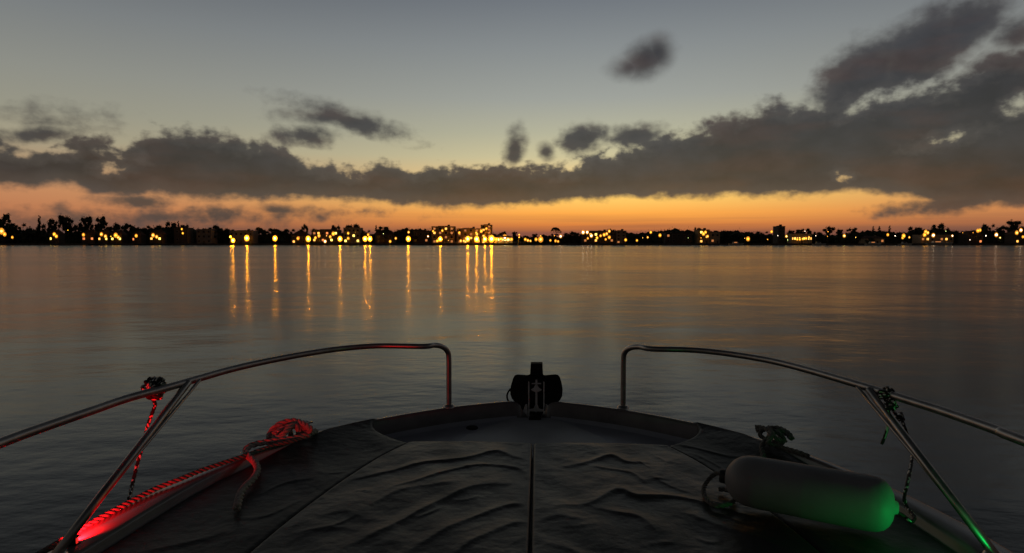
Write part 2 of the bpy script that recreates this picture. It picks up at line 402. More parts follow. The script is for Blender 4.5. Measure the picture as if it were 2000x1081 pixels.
# gunwale cap with inner coaming
mb = MB()
for mir in (0, 1):
    prof = [(-.004, -.035), (-.006, -.012), (0, -.005), (.006, -.002), (.014, 0), (.026, 0), (.031, -.002), (.035, -.010), (.046, -.050), (.060, -.072), (.068, -.080)]
    ls = [dz(offw(half, a, 1.0 if a > .02 else 0.0) if a > .001 else offs(half, a), b) for a, b in prof]
    if mir: ls = [mirror(l) for l in ls]
    strip(mb, ls)
mb.build('gunwale', 'gunwale', boat, True)
mb = MB()
for mir in (0, 1):
    l = dz(offs(half, -.008), -.055)[12:]
    mb.tube(mirror(l) if mir else l, .013, 8)
mb.build('rub_rail', 'rubber', boat, True)
# foredeck: rows from the well in the bow back to the bulkhead
mb = MB(); rows = []
for i in range(60):
    y = 3.075 - i * (3.075 - 1.08) / 59
    w = max(.02, wat(min(y, 3.12), .055)) if y < 3.05 else .20
    w = min(w, 1.25)
    zc = .836
    rows.append([(w * (j / 12 - 1), y, zc + .010 * (1 - (j / 12 - 1) ** 2)) for j in range(25)])
# inner bow wall: slopes from under the gunwale into the deck
b = 0
for r in rows: mb.v.extend(r)
for i in range(59):
    for j in range(24):
        mb.f.append((i * 25 + j, i * 25 + j + 1, (i + 1) * 25 + j + 1, (i + 1) * 25 + j)); mb.m.append(0)
mb.add([(-.2, 3.075, .836), (.2, 3.075, .836), (.055, 3.16, .80), (-.055, 3.16, .80)], [(0, 1, 2, 3)])
for mir in (1, -1):
    ls = []
    for a, z in ((.060, .856), (.078, .834), (.12, .826)):
        ls.append([Vector((mir * max(.03, p.x), p.y, min(p.z, z))) for p in offw(half, a)[14:60]])
    strip(mb, ls)
mb.build('foredeck', 'gelcoat', boat, True)
# bow cheeks either side of the notch
for s in (-1, 1):
    pass
mb = MB()
lid = [(-.10, 3.085), (-.05, 3.093), (0, 3.096), (.05, 3.093), (.10, 3.085), (.20, 2.95), (.30, 2.80), (.36, 2.60), (-.36, 2.60), (-.30, 2.80), (-.20, 2.95)]
n = len(lid)
mb.add([(x, y, .835) for x, y in lid] + [(x * .985, y - .003, .848) for x, y in lid], [tuple(range(n, 2 * n))] + [(i, (i + 1) % n, n + (i + 1) % n, n + i) for i in range(n)])
lidob = mb.build('anchor_locker_lid', 'lid', boat, bevel=.003)
mb = MB(); mb.box((.005, 3.062, .853), (.058, .035, .010)); mb.box((.005, 3.066, .861), (.03, .016, .006))
mb.build('latch', 'black', lidob, bevel=.002)
mb = MB(); c = L(922, 836, .815)
mb.lathe([(.001, 0), (.022, 0), (.030, .004), (.034, 0)], 20, Matrix.Translation(c) @ Matrix.Rotation(.9, 4, 'X') @ Matrix.Diagonal((.8, .35, .4, 1)))
mb.build('scupper', 'rubber', boat, True)
# ---------------- sun pads (height fields with folds traced as crease lines)
HP = .80
def PX(pts, h=HP): return [L(x, y, h) for x, y in pts]
folds = []   # (points, height, width, side bias)
def fold(pts, h, w): folds.append((np.array([(p.x, p.y) for p in catmull(PX(pts), 4)]), h, w))
fold([(655, 942), (740, 926), (830, 904), (905, 897), (965, 882), (1000, 892), (1034, 900)], .017, .030)
fold([(750, 958), (830, 935), (900, 915), (960, 908), (1015, 916), (1036, 934)], .014, .022)
fold([(700, 1000), (780, 960), (850, 948), (915, 938)], .008, .03)
fold([(660, 1075), (760, 1030), (860, 978), (930, 950), (1000, 945)], .016, .036)
fold([(770, 1095), (860, 1040), (940, 1005), (1000, 985), (1030, 990)], .014, .03)
fold([(860, 1100), (930, 1055), (1000, 1025), (1034, 1020)], .012, .026)
fold([(620, 1010), (680, 1000), (720, 1020)], .006, .03)
fold([(560, 1060), (640, 1030), (700, 1035)], .007, .03)
fold([(1090, 913), (1140, 906), (1192, 891), (1225, 904), (1275, 904)], .017, .026)
fold([(1145, 908), (1190, 917), (1235, 926), (1262, 946)], .012, .022)
fold([(1080, 988), (1150, 985), (1205, 958), (1245, 970), (1320, 972), (1400, 990), (1490, 1015)], .020, .032)
fold([(1152, 990), (1205, 1003), (1250, 1012), (1290, 1045)], .014, .026)
fold([(1050, 1018), (1090, 1010), (1145, 1018)], .008, .024)
fold([(1330, 1000), (1400, 1025), (1480, 1055), (1560, 1085)], .012, .036)
fold([(1270, 930), (1310, 950), (1360, 968)], .008, .024)
fold([(1060, 1060), (1120, 1075), (1180, 1110)], .01, .03)
fold([(1270, 885), (1300, 905), (1290, 930)], .007, .022)
fold([(560, 905), (575, 922), (578, 945)], .009, .016)
fold([(610, 915), (640, 922), (680, 917)], .008, .016)
fold([(500, 965), (560, 940), (620, 930)], .010, .020)
fold([(430, 1010), (520, 1005), (600, 965)], .010, .024)
fold([(250, 1081), (350, 1060), (450, 1035)], .012, .034)
fold([(1300, 858), (1350, 872), (1420, 890), (1480, 893)], .012, .020)
fold([(1345, 880), (1400, 905), (1450, 935)], .009, .022)
fold([(1500, 880), (1560, 900), (1620, 905)], .007, .02)
rf = random.Random(21)
for _ in range(16):
    x0 = rf.choice([rf.uniform(560, 1010), rf.uniform(1070, 1500)]); y0 = rf.uniform(885, 1075); a = rf.gauss(-.35 if x0 < 1040 else .25, .5); q = rf.uniform(25, 75) * (y0 - 780) / 180
    fold([(x0, y0), (x0 + q * .5, y0 + q * .5 * math.sin(a) * .5 + rf.uniform(-5, 5)), (x0 + q, y0 + q * math.sin(a) * .5)], rf.uniform(.004, .009), rf.uniform(.008, .016))
def hfield(X, Y):
    Z = np.zeros_like(X)
    for P, h, w in folds:
        best = np.full(X.shape, 1e9); tt = np.zeros_like(X); n = len(P) - 1; sg = np.zeros_like(X)
        for i in range(n):
            a = P[i]; b = P[i + 1]; d = b - a; l2 = (d ** 2).sum() + 1e-12
            t = np.clip(((X - a[0]) * d[0] + (Y - a[1]) * d[1]) / l2, 0, 1)
            dx = X - a[0] - t * d[0]; dy = Y - a[1] - t * d[1]; q = np.hypot(dx, dy)
            m = q < best; best = np.where(m, q, best); tt = np.where(m, (i + t) / n, tt); sg = np.where(m, np.sign(dy), sg)
        ww = np.where(sg > 0, w * .85, w * .36)        # gentle far side, steep near side
        tap = np.clip(np.sin(np.clip(tt, .0, 1) * PI), 0, 1) ** .6
        Z += h * tap * np.exp(-(best / ww) ** 1.25)
    Z *= .36
    Z += .0016 * np.sin(X * 9 + 2 * np.sin(Y * 5)) + .0016 * np.sin(Y * 17 + 3 * np.sin(X * 6)) + .001 * np.sin(X * 31 + Y * 23)
    return Z
def pad(name, fxy, ztop, mt, nu=170, nv=170, r=.011, label=None, skirt=.05):
    U, V = np.meshgrid(np.linspace(0, 1, nu), np.linspace(0, 1, nv), indexing='ij')
    X = np.zeros_like(U); Y = np.zeros_like(U); Zt = np.zeros_like(U)
    for i in range(nu):
        for j in range(nv):
            X[i, j], Y[i, j], Zt[i, j] = fxy(U[i, j], V[i, j])
    du = np.zeros_like(U); 
    cu = np.concatenate([np.zeros((1, nv)), np.cumsum(np.hypot(np.diff(X, axis=0), np.diff(Y, axis=0)), axis=0)]); cvv = np.concatenate([np.zeros((nu, 1)), np.cumsum(np.hypot(np.diff(X, axis=1), np.diff(Y, axis=1)), axis=1)], axis=1)
    ed = np.minimum(np.minimum(cu, cu[-1:] - cu), np.minimum(cvv, cvv[:, -1:] - cvv))
    e = np.clip(1 - ed / r, 0, 1)
    Z = Zt + hfield(X, Y) * np.clip(ed / .04, 0, 1) - r * .75 * (1 - np.sqrt(np.clip(1 - e ** 2, 0, 1)))
    mb = MB(); mb.v = [(float(a), float(b), float(c)) for a, b, c in zip(X.ravel(), Y.ravel(), Z.ravel())]
    for i in range(nu - 1):
        for j in range(nv - 1):
            a = i * nv + j; mb.f.append((a, a + nv, a + nv + 1, a + 1)); mb.m.append(0)
    rim = [i * nv for i in range(nu)] + [(nu - 1) * nv + j for j in range(1, nv)] + [i * nv + nv - 1 for i in range(nu - 2, -1, -1)] + [j for j in range(nv - 2, 0, -1)]
    n0 = len(mb.v)
    for k in rim: x, y, z = mb.v[k]; mb.v.append((x, y, z - skirt))
    for k in range(len(rim)):
        k2 = (k + 1) % len(rim); mb.f.append((rim[k], n0 + k, n0 + k2, rim[k2])); mb.m.append(0)
    o = mb.build(name, mt, boat, True)
    if label: o['label'] = label
    return o
seam = catmull(PX([(800, 861), (745, 888), (700, 915), (640, 955), (560, 1015), (480, 1081), (400, 1150)]), 8)
def seamx(y):
    for a, b in zip(seam, seam[1:]):
        if a.y >= y >= b.y: return a.x + (b.x - a.x) * (a.y - y) / max(1e-9, a.y - b.y)
    return seam[0].x if y > seam[0].y else seam[-1].x
yf = seam[0].y
def central(s):
    def fn(u, v):
        y = yf - .004 + (1.12 - yf) * (v ** 1.0)
        w = max(.30, abs(seamx(y)) - .004) if s < 0 else max(.30, abs(seamx(y)) + .03)
        # u runs seam -> outboard
        xx = s * (.0025 + (w - .0025) * u); return xx, y + .012 * math.sin(u * PI), 1.70 - HP
    return fn
pad('sun_pad', central(-1), .9, 'vinyl', label='creased dark sun pad on the port side of the centre seam')
pad('sun_pad', central(1), .9, 'vinyl', label='creased dark sun pad on the starboard side of the centre seam')
def cover(s):
    def fn(u, v):
        y0 = yf + (2.775 - yf) * u; y = y0 + (1.12 - y0) * v
        xi = (abs(seamx(y)) + .004) if s < 0 else (abs(seamx(y)) + .038)
        if y > yf: xi = (abs(seam[0].x) + .004 + (.03 if s > 0 else 0))
        ins = .018 + gw(y) + max(0, min(.03, (2.6 - y) * .1))
        xo = wat(y, ins)
        if y > 2.6: xo = wat(y, ins)
        x = xi + (xo - xi) * u
        zo = .929 - max(0, min(.035, (2.6 - y) * .1))
        z = .893 + (zo - .893) * u ** 1.6
        return s * x, y, z
    return fn
pad('side_cover', cover(-1), .9, 'vinyl2', r=.012, skirt=.045, nu=120)
pad('side_cover', cover(1), .9, 'vinyl2', r=.012, skirt=.045, nu=120)
# ---------------- bow rails
HR = .47; zr = 1.70 - HR
def rail(s):
    L_ = [(877, 795, .78), (880, 755, .62), (882, 725, .525), (874, 700, .485), (855, 682, .47), (825, 677, .47), (740, 676, .47), (670, 681, .47), (600, 691, .47), (520, 706, .47), (450, 722, .47), (390, 739, .47), (328, 757, .47), (250, 778, .47), (180, 802, .47), (90, 833, .47), (0, 866, .47)]
    R_ = [(1217, 797, .78), (1214, 757, .62), (1213, 720, .525), (1221, 698, .485), (1243, 685, .47), (1275, 682, .47), (1350, 684, .47), (1420, 691, .47), (1500, 704, .47), (1570, 721, .47), (1640, 741, .47), (1700, 759, .47), (1760, 778, .47), (1830, 800, .47), (1900, 824, .47), (1950, 842, .47), (2000, 862, .47)]
    P = [L(*q) for q in (L_ if s < 0 else R_)]
    base = P[5].copy(); foot = P[0]
    # the bow post stands plumb over its foot on the gunwale
    A0 = Vector((foot.x, foot.y, zr - .075)); C0 = Vector((foot.x, foot.y, zr + .004)); B0 = P[5]
    bz = [A0 * (1 - t) ** 2 + C0 * 2 * t * (1 - t) + B0 * t * t for t in (0, .25, .5, .75)]
    P = [foot, foot * .5 + A0 * .5] + bz + P[5:]
    P += [Vector((s * 1.225, 1.0, zr)), Vector((s * 1.22, .5, zr - .02)), Vector((s * 1.225, .2, zr - .12)), Vector((s * 1.23, .12, .93))]
    return P
railP = {}
for s in (-1, 1):
    P = rail(s); railP[s] = P; mb = MB(); mb.tube(catmull(P, 10), .0125, 16)
    r = mb.build('bow_rail', 'steel', boat, True)
    top = L(368, 747, HR) if s < 0 else L(1697, 761, HR)
    bot = L(108, 1085, .775) if s < 0 else L(1944, 1085, .775)
    mb = MB(); mb.tube([top, top + (bot - top) * .5, bot], .0115, 14); mb.build('stanchion', 'steel', r, True)
    off = Vector((-s * .018, .03, 0)) ; 
    mb = MB(); mb.tube([top + Vector((-s*.02, .035, 0)), top * .5 + bot * .5 + Vector((-s*.006, .02, 0)), bot + Vector((0, .004, 0))], .0055, 10); mb.build('brace', 'steel', r, True)
    mb = MB()
    for q in (P[0], bot):
        mb = MB(); mb.lathe([(.001, .010), (.018, .010), (.026, .004), (.028, -.004)], 18, Matrix.Translation((q.x, q.y, .922)))
        mb.build('base_flange', 'steel', r, True)
# ---------------- bow roller (belongs to the boat) and anchor
mb = MB(); ax = .012
def prism(mb, pts, y0, y1, mi=0):
    n = len(pts); mb.add([(x, y0, z) for x, z in pts] + [(x, y1, z) for x, z in pts], [tuple(range(n)), tuple(range(2 * n - 1, n - 1, -1))] + [(i, n + i, n + (i + 1) % n, (i + 1) % n) for i in range(n)], mi)
br = MB()
for s in (-1, 1):
    prism(br, [(ax + s * .042, .835), (ax + s * .076, .835), (ax + s * .068, .860), (ax + s * .054, .900), (ax + s * .046, .900)], 3.14, 3.146)
    br.tube([(ax + s * .0375, 3.13, .80), (ax + s * .0375, 3.15, 1.012)], .0028, 8)
br.box((ax, 3.15, .815), (.10, .09, .006))
rol = br.build('bow_roller', 'dullsteel', boat, False)
mb = MB(); mb.tube([(ax - .033, 3.16, .835), (ax - .012, 3.16, .828), (ax + .012, 3.16, .828), (ax + .033, 3.16, .835)], .014, 14); mb.build('roller', 'rubber', rol, True)
mb = MB()
for k in range(9):
    th = k * .7; cc = Vector((ax + .010 * math.sin(k * 2.1), 3.10 + .006 * k, .850 + .004 * math.cos(k * 1.7)))
    ring = [cc + Vector((math.cos(a) * .012, math.sin(a) * .008 * math.cos(th), math.sin(a) * .008 * math.sin(th))) for a in [2 * PI * q / 12 for q in range(13)]]
    mb.tube(ring, .0032, 6)
anc = empty('anchor', (0, 0, 0))
anc.location = boat.matrix_world @ Vector((0, 0, 0))
anc.rotation_euler = boat.rotation_euler; anc.location = boat.location
tag(anc, 'black plate anchor standing upright in the notch at the tip of the bow', 'anchor')
mb.build('anchor_chain', 'black', anc, True)
out_ = [(-.100, 1.018), (-.113, 1.012), (-.122, .995), (-.131, .965), (-.1375, .935), (-.136, .910), (-.128, .892), (-.105, .868), (-.085, .845), (-.068, .812), (-.05, .79), (.05, .79), (.060, .812), (.076, .842), (.098, .866),
        (.124, .889), (.134, .905), (.1365, .940), (.131, .972), (.122, 1.003), (.112, 1.016), (.098, 1.021), (.045, 1.021), (0, 1.024), (-.045, 1.021)]
mb = MB(); n = len(out_)
def fl(x, z): return 3.235 + 1.1 * x * x * 3 + .10 * (z - .9)
vs = [(ax + x, fl(x, z), z) for x, z in out_] + [(ax + x, fl(x, z) + .014, z) for x, z in out_] + [(ax, 3.225, .93), (ax, 3.25, .93)]
mb.add(vs, [((i + 1) % n, i, 2 * n) for i in range(n)] + [(n + i, n + (i + 1) % n, 2 * n + 1) for i in range(n)] + [(i, (i + 1) % n, n + (i + 1) % n, n + i) for i in range(n)])
mb.build('fluke_plate', 'black', anc, False, bevel=.002)
mb = MB(); prism(mb, [(ax - .034, 1.016), (ax + .034, 1.016), (ax + .031, 1.085), (ax - .029, 1.085)], 3.235, 3.29); mb.build('square_post', 'black', anc, bevel=.002)
mb = MB()
prism(mb, [(ax - .0055, .84), (ax + .0055, .84), (ax + .0050, 1.012), (ax - .0050, 1.012)], 3.19, 3.20)
prism(mb, [(ax - .024, .992), (ax + .024, .992), (ax + .024, .998), (ax - .024, .998)], 3.182, 3.186)
prism(mb, [(ax - .007, .985), (ax + .007, .985), (ax + .012, .974), (ax + .027, .962), (ax + .020, .957), (ax + .007, .952), (ax - .007, .952), (ax - .020, .957), (ax - .027, .962), (ax - .012, .974)], 3.186, 3.191)
prism(mb, [(ax - .040, 0.852), (ax + .040, 0.852), (ax + .036, 0.862), (ax + .014, 0.867), (ax + .007, 0.884), (ax - .007, 0.884), (ax - .014, 0.867), (ax - .036, 0.862)], 3.186, 3.191)
mb.build('shank', 'dullsteel', anc)
mb = MB(); mb.tube(catmull([(ax - .068, 3.23, 1.012), (ax - .035, 3.225, 1.028), (ax, 3.222, 1.034), (ax + .03, 3.225, 1.03), (ax + .047, 3.23, 1.015)], 6), .0045, 8); mb.build('cable', 'black', anc, True); mb = MB()
mb.tube(catmull([(ax - .133, 3.235, .955), (ax - .146, 3.232, .935), (ax - .150, 3.23, .915), (ax - .143, 3.23, .893), (ax - .128, 3.232, .885)], 6), .0045, 8)
mb.build('strap', 'black', anc, True)
anc.location = boat.location
# ---------------- cleats
def cleat(c, ang, name='cleat'):
    mb = MB(); R = Matrix.Translation(c) @ Matrix.Rotation(ang, 4, 'Z')
    pts = [R @ Vector(p) for p in [(-.085, 0, .036), (-.06, 0, .041), (-.03, 0, .040), (0, 0, .040), (.03, 0, .040), (.06, 0, .041), (.085, 0, .036)]]
    mb.tube(pts, [.004, .007, .009, .009, .009, .007, .004], 10)
    for s in (-1, 1): mb.tube([R @ Vector((s * .022, 0, .0)), R @ Vector((s * .022, 0, .038))], [.012, .008], 10)
    mb.box(c + Vector((0, 0, .003)), (.07, .03, .006), rz=ang)
    return mb.build(name, 'steel', boat, True)
cl1 = L(577, 850, .775); cl2 = L(1512, 860, .775)
a1 = math.atan2(L(620, 843, .78).y - L(520, 873, .78).y, L(620, 843, .78).x - L(520, 873, .78).x)
a2 = math.atan2(L(1560, 878, .78).y - L(1470, 850, .78).y, L(1560, 878, .78).x - L(1470, 850, .78).x)
cl1.z = cl2.z = .922
cleat(cl1, a1); cleat(cl2, a2)
BM = Matrix.Translation(boat.location) @ Matrix.Rotation(-YAW, 4, 'Z')
def place(mb, name, mats, label, cat, group=None, smooth=True, origin=None):
    """free-standing thing modelled in the boat frame, moved to the world with its origin at its base"""
    v = [BM @ Vector(p) for p in mb.v]
    o_ = Vector((sum(p.x for p in v) / len(v), sum(p.y for p in v) / len(v), min(p.z for p in v)))
    mb.v = [tuple(p - o_) for p in v]
    o = mb.build(name, mats, None, smooth); o.location = o_
    return tag(o, label, cat, group)
def PH(l): return [L(*q) for q in l]
# port mooring rope: turns on the cleat, tail on the cover, standing part along the gunwale
mb = MB()
rope(mb, PH([(526, 857, .765), (528, 846, .755), (540, 833, .735), (558, 824.5, .725), (578, 823, .722), (596, 830, .726), (606, 838, .735), (600, 845, .755), (585, 848, .765)]), .0125)
rope(mb, PH([(530, 856, .768), (545, 854, .755), (556, 846, .742), (566, 836, .732), (574, 830, .728), (582, 838, .74), (584, 850, .765)]), .0118)
rope(mb, PH([(534, 849, .75), (552, 838, .738), (572, 833, .732), (592, 836, .74), (604, 842, .752)]), .0115)
rope(mb, PH([(617, 842, .77), (600, 850, .762), (565, 858, .762), (535, 862, .762), (508, 866, .762), (490, 871, .762), (480, 880, .765), (486, 892, .772), (498, 904, .782), (503, 918, .786), (496, 934, .788), (482, 948, .789), (471, 962, .789), (466, 978, .789), (463, 992, .789)]), .0118)
place(mb, 'mooring_rope', 'rope', 'twisted rope glowing red, turned on the port cleat with its tail on the cover', 'rope')
mb = MB()
rope(mb, PH([(612, 848, .768), (570, 862, .765), (530, 872, .765), (480, 890, .767), (400, 917, .767), (350, 937, .768), (300, 957, .770)]) + [Vector((-1.207, 1.76, .926)), Vector((-1.220, 1.67, .922)), Vector((-1.226, 1.58, .921)), Vector((-1.232, 1.45, .921))], .0082)
place(mb, 'mooring_rope', 'ropedark', 'thin red-lit rope, coloured darker for dim light, along the port gunwale edge', 'rope')  # continues the cleat rope; darker colour stands in for weaker red light
mb = MB()
rope(mb, PH([(1492, 895, .79), (1488, 876, .775), (1494, 862, .76), (1506, 852, .74), (1520, 842, .728), (1536, 846, .732), (1545, 857, .742)]), .0095)
rope(mb, PH([(1478, 842, .75), (1490, 838, .735), (1510, 842, .728), (1528, 852, .735), (1530, 864, .755), (1512, 868, .768), (1494, 858, .765), (1484, 848, .75), (1496, 838, .735), (1520, 836, .725), (1540, 846, .73), (1548, 858, .745)]), .0085)
rope(mb, PH([(1476, 834, .735), (1492, 836, .73), (1506, 846, .728), (1518, 858, .74), (1534, 862, .76)]), .0085)
rope(mb, PH([(1502, 835, .725), (1508, 850, .725), (1500, 866, .755), (1520, 872, .768), (1560, 884, .768), (1580, 892, .775)]), .0085)
place(mb, 'mooring_rope', 'ropedark', 'dark rope knotted over the starboard cleat ahead of the white fender', 'rope')
# ---------------- fender
A = L(1448, 937, .715); B = L(1700, 983, .722)
ax_ = (B - A).normalized(); ln = (B - A).length; R = .071
q = Vector((0, 0, 1)).rotation_difference(ax_).to_matrix().to_4x4(); MF = Matrix.Translation(A) @ q
prof = [(r_ * 1.05, z_) for r_, z_ in [(.001, -.052), (.012, -.052), (.018, -.046), (.035, -.038), (.052, -.024), (.064, -.006), (.070, .016), (.072, .045), (.072, ln * .49), (.0722, ln * .5), (.072, ln * .51), (.0725, ln - .01), (.070, ln + .016), (.063, ln + .034), (.050, ln + .047), (.034, ln + .055), (.018, ln + .058), (.015, ln + .066), (.009, ln + .068), (.001, ln + .066)]]
mb = MB(); mb.lathe(prof, 40, MF)
fend = empty('fender', BM @ (A + (B - A) * .5 - Vector((0, 0, R)))); tag(fend, 'white cylindrical fender lying on the starboard pad, lit green at one end', 'fender')
inv = Matrix.Translation(-Vector(fend.location))
def pl(mb, name, mats, parent, smooth=True):
    mb.v = [tuple(inv @ (BM @ Vector(p))) for p in mb.v]; return mb.build(name, mats, parent, smooth)
pl(mb, 'fender_body', 'fender', fend)
mb = MB(); e0 = A - ax_ * .05; 
mb.lathe([(.019, -.062), (.021, -.058), (.021, -.044), (.017, -.040)], 20, MF); pl(mb, 'end_eye', 'rubber', fend)
mb = MB(); rope(mb, [e0, *PH([(1425, 928, .74), (1400, 925, .755), (1382, 940, .775), (1374, 960, .785), (1384, 980, .788), (1402, 988, .788), (1425, 984, .788), (1438, 972, .785), (1432, 962, .782), (1418, 957, .785), (1404, 956, .787)])], .0074)
place(mb, 'fender_lanyard', 'ropedark', 'short thick dark rope looped at the forward end of the white fender', 'rope')
# ---------------- flecked cords on the rails
def ball(c, R, turns, seed, ax1=Vector((1, 0, 0))):
    pts = []; rnd = random.Random(seed); n = turns * 14
    for i in range(n):
        t = i / n; a = 2 * PI * turns * t; b = a * .37 + seed
        v = Vector((math.cos(a) * math.cos(b), math.sin(a), math.cos(a) * math.sin(b))) * R * (1 + .18 * math.sin(i * 1.9 + seed))
        pts.append(c + v)
    return pts
mb = MB(); k = L(306, 757, HR) + Vector((0, -.010, -.002))
cord(mb, ball(k, .031, 10, 1) + [k + Vector((.0, -.012, -.03))] + PH([(303, 790, .535), (297, 808, .575), (290, 828, .615), (284, 850, .655), (276, 880, .700), (268, 908, .74), (260, 940, .775), (252, 976, .80)]), .0058)
cord(mb, ball(k + Vector((.006, .0, .012)), .022, 6, 2.2), .0058)
place(mb, 'tied_cord', ['cord_black', 'cord_fleck'], 'flecked black cord glowing red, knotted on the port bow rail and hanging down', 'cord')
mb = MB(); k = L(1732, 770, HR)
cord(mb, ball(k, .019, 6, .4) + PH([(1738, 790, .50), (1745, 802, .53), (1752, 812, .55)]) + ball(L(1758, 815, .56), .011, 3, 1.2) + PH([(1762, 822, .575), (1768, 838, .60), (1774, 858, .64), (1782, 885, .68), (1778, 915, .70), (1772, 945, .72), (1766, 972, .745), (1772, 992, .768), (1786, 1010, .77), (1780, 1019, .77), (1768, 1010, .765), (1752, 1000, .75), (1742, 993, .735)]), .0050)
cord(mb, ball(L(1741, 790, .495), .014, 4, 3.1), .005)
cord(mb, PH([(1736, 800, .51), (1735, 822, .56), (1731, 845, .60), (1722, 868, .64)]), .0048)
place(mb, 'tied_cord', ['cord_black', 'cord_fleck'], 'flecked black cord glinting green, tied from the starboard bow rail to the fender end', 'cord')
# ---------------- navigation side lights (lit lamps on the gunwale)
def nav(p, q, lens, col, power, label):
    """p = lamp position, q = what the lamp's lens faces"""
    e = empty('navigation_light', BM @ p, -YAW); tag(e, label, 'navigation light')
    mb = MB(); mb.box((0, -.012, .010), (.022, .003, .020)); mb.box((0, -.002, .001), (.022, .022, .002)); mb.box((0, -.003, .0205), (.024, .021, .002))
    mb.build('housing', 'black', e, bevel=.001)
    mb = MB(); mb.lathe([(.001, .002), (.007, .002), (.007, .019), (.001, .019)], 16); mb.build('lens', lens, e, True)
    ld = bpy.data.lights.new('side_lamp', 'SPOT'); ld.color = col; ld.energy = power; ld.shadow_soft_size = .006; ld.spot_size = math.radians(138); ld.spot_blend = .85
    lo = bpy.data.objects.new('side_lamp', ld); link(lo, e); lo.location = (0, .0125, .012)
    lo.rotation_euler = (q - p).to_track_quat('-Z', 'Y').to_euler()
P_ = Vector((-1.180, 1.575, .920)); nav(P_, P_ + Vector((-.52, .9, .22)), 'red_lens', (1, .004, .008), 16, 'red port side light on the gunwale at the foot of the rail brace')
P_ = Vector((1.122, 1.52, .920)); nav(P_, P_ + Vector((-.50, .42, .26)), 'green_lens', (.0, 1, .15), 1.0, 'green starboard side light on the gunwale at the foot of the rail brace')

# ================================================================== FAR SHORE
D0 = 452.0
mb = MB(); mb.add([(-3000, 454, 1.15), (3000, 454, 1.15), (3000, 4000, 1.15), (-3000, 4000, 1.15)], [(0, 1, 2, 3)])
mb.build('ground', 'ground')['kind'] = 'structure'
mb = MB(); mb.box((0, 453.1, .35), (3200, 2.0, 1.8)); mb.box((0, 453.0, 1.33), (3200, 2.5, .16))
for i in range(400): mb.box((-1600 + i * 8 + 1.3 * math.sin(i), 452.06, .5), (.5, .12, 1.3))
tag(mb.build('quay_wall', 'stone'), 'low dark stone quay wall running along the whole far shore', 'wall')
# --- tree kinds, modelled at a height of 1
rt = random.Random(3)
def leafs(mb, c, r, n, size, mi=0):
    for _ in range(n):
        d = Vector((rt.gauss(0, 1), rt.gauss(0, 1), rt.gauss(0, 1))).normalized() * r * (rt.random() ** .4)
        p = c + d; a = Vector((rt.gauss(0, 1), rt.gauss(0, 1), rt.gauss(0, 1))).normalized(); b = a.orthogonal().normalized()
        s = size * rt.uniform(.6, 1.4); mb.add([p - a * s, p + b * s * .6, p + a * s, p - b * s * .6], [(0, 1, 2, 3)], mi)
def lump(mb, c, r, mi=0):
    vs = []; 
    for i in range(5):
        for j in range(7):
            th = PI * i / 4; ph = 2 * PI * j / 7; q = r * rt.uniform(.7, 1.1); vs.append(c + Vector((math.sin(th) * math.cos(ph), math.sin(th) * math.sin(ph), math.cos(th) * .8)) * q)
    mb.add(vs, [(i * 7 + j, i * 7 + (j + 1) % 7, (i + 1) * 7 + (j + 1) % 7, (i + 1) * 7 + j) for i in range(4) for j in range(7)], mi)
def tree_proto(kind):
    t = MB(); c = MB()
    t.tube([(0, 0, 0), (.01, 0, .25), (-.01, .01, .5), (.01, 0, .8 if kind != 'palm' else .86)], [.028, .022, .016, .006], 7)
    cs = []
    if kind == 'broad':
        for _ in range(26):
            z = rt.uniform(.22, .92); w = .40 * math.sin(PI * min(1, max(.05, (z - .08) / .98))) ** .5; a = rt.uniform(0, 2 * PI); q = w * rt.random() ** .5
            cs.append((Vector((math.cos(a) * q, math.sin(a) * q, z)), rt.uniform(.08, .14)))
    if kind == 'loose':
        for _ in range(20):
            z = rt.uniform(.28, .93); w = .30 * (.75 + .25 * math.sin(z * 9)); a = rt.uniform(0, 2 * PI); q = w * rt.random() ** .5
            cs.append((Vector((math.cos(a) * q, math.sin(a) * q, z)), rt.uniform(.09, .14)))
    if kind == 'umbrella':
        for _ in range(24):
            z = rt.uniform(.48, .94); w = .36 * (1.15 - abs(z - .72) * 2.2); a = rt.uniform(0, 2 * PI); q = w * rt.random() ** .5
            cs.append((Vector((math.cos(a) * q, math.sin(a) * q, z)), rt.uniform(.09, .13)))
    if kind == 'conifer':
        for i in range(30):
            z = .10 + .86 * (i / 29) ** .9; w = .15 * (1 - z) ** .7 + .01; a = rt.uniform(0, 2 * PI); q = w * rt.random() ** .4
            cs.append((Vector((math.cos(a) * q, math.sin(a) * q, z)), .07 * (1.1 - z) + .012))
    if kind == 'bush':
        for _ in range(16):
            z = rt.uniform(.15, .75); a = rt.uniform(0, 2 * PI); q = .5 * rt.random() ** .5
            cs.append((Vector((math.cos(a) * q, math.sin(a) * q, z)), rt.uniform(.16, .24)))
    for i, (p, r) in enumerate(cs):
        lump(c, p, r * .92); leafs(c, p, r * 1.25, 30, r * .26 if kind != 'conifer' else r * .45)
        if i % 3 == 0 and kind != 'bush': t.tube([(0, 0, max(.1, p.z * .6)), tuple(p * .5 + Vector((0, 0, p.z * .38))), tuple(p)], [.012, .008, .004], 5)
    if kind == 'palm':
        for i in range(22):
            a = i * 2.4; u = rt.uniform(.1, .9); ln = .30
            pts = [Vector((0, 0, .86)) + Vector((math.cos(a) * ln * s, math.sin(a) * ln * s, ln * (u * s - (.9 + .3 * u) * s * s))) for s in (0, .25, .5, .75, 1)]
            c.tube(pts, [.006, .02, .026, .018, .003], 4)
            for s in pts[1:]: leafs(c, s, .03, 8, .022)
        lump(c, Vector((0, 0, .86)), .035)
    return t.mesh('trunk', 'bark'), c.mesh('crown', 'foliage')
PROT = {}
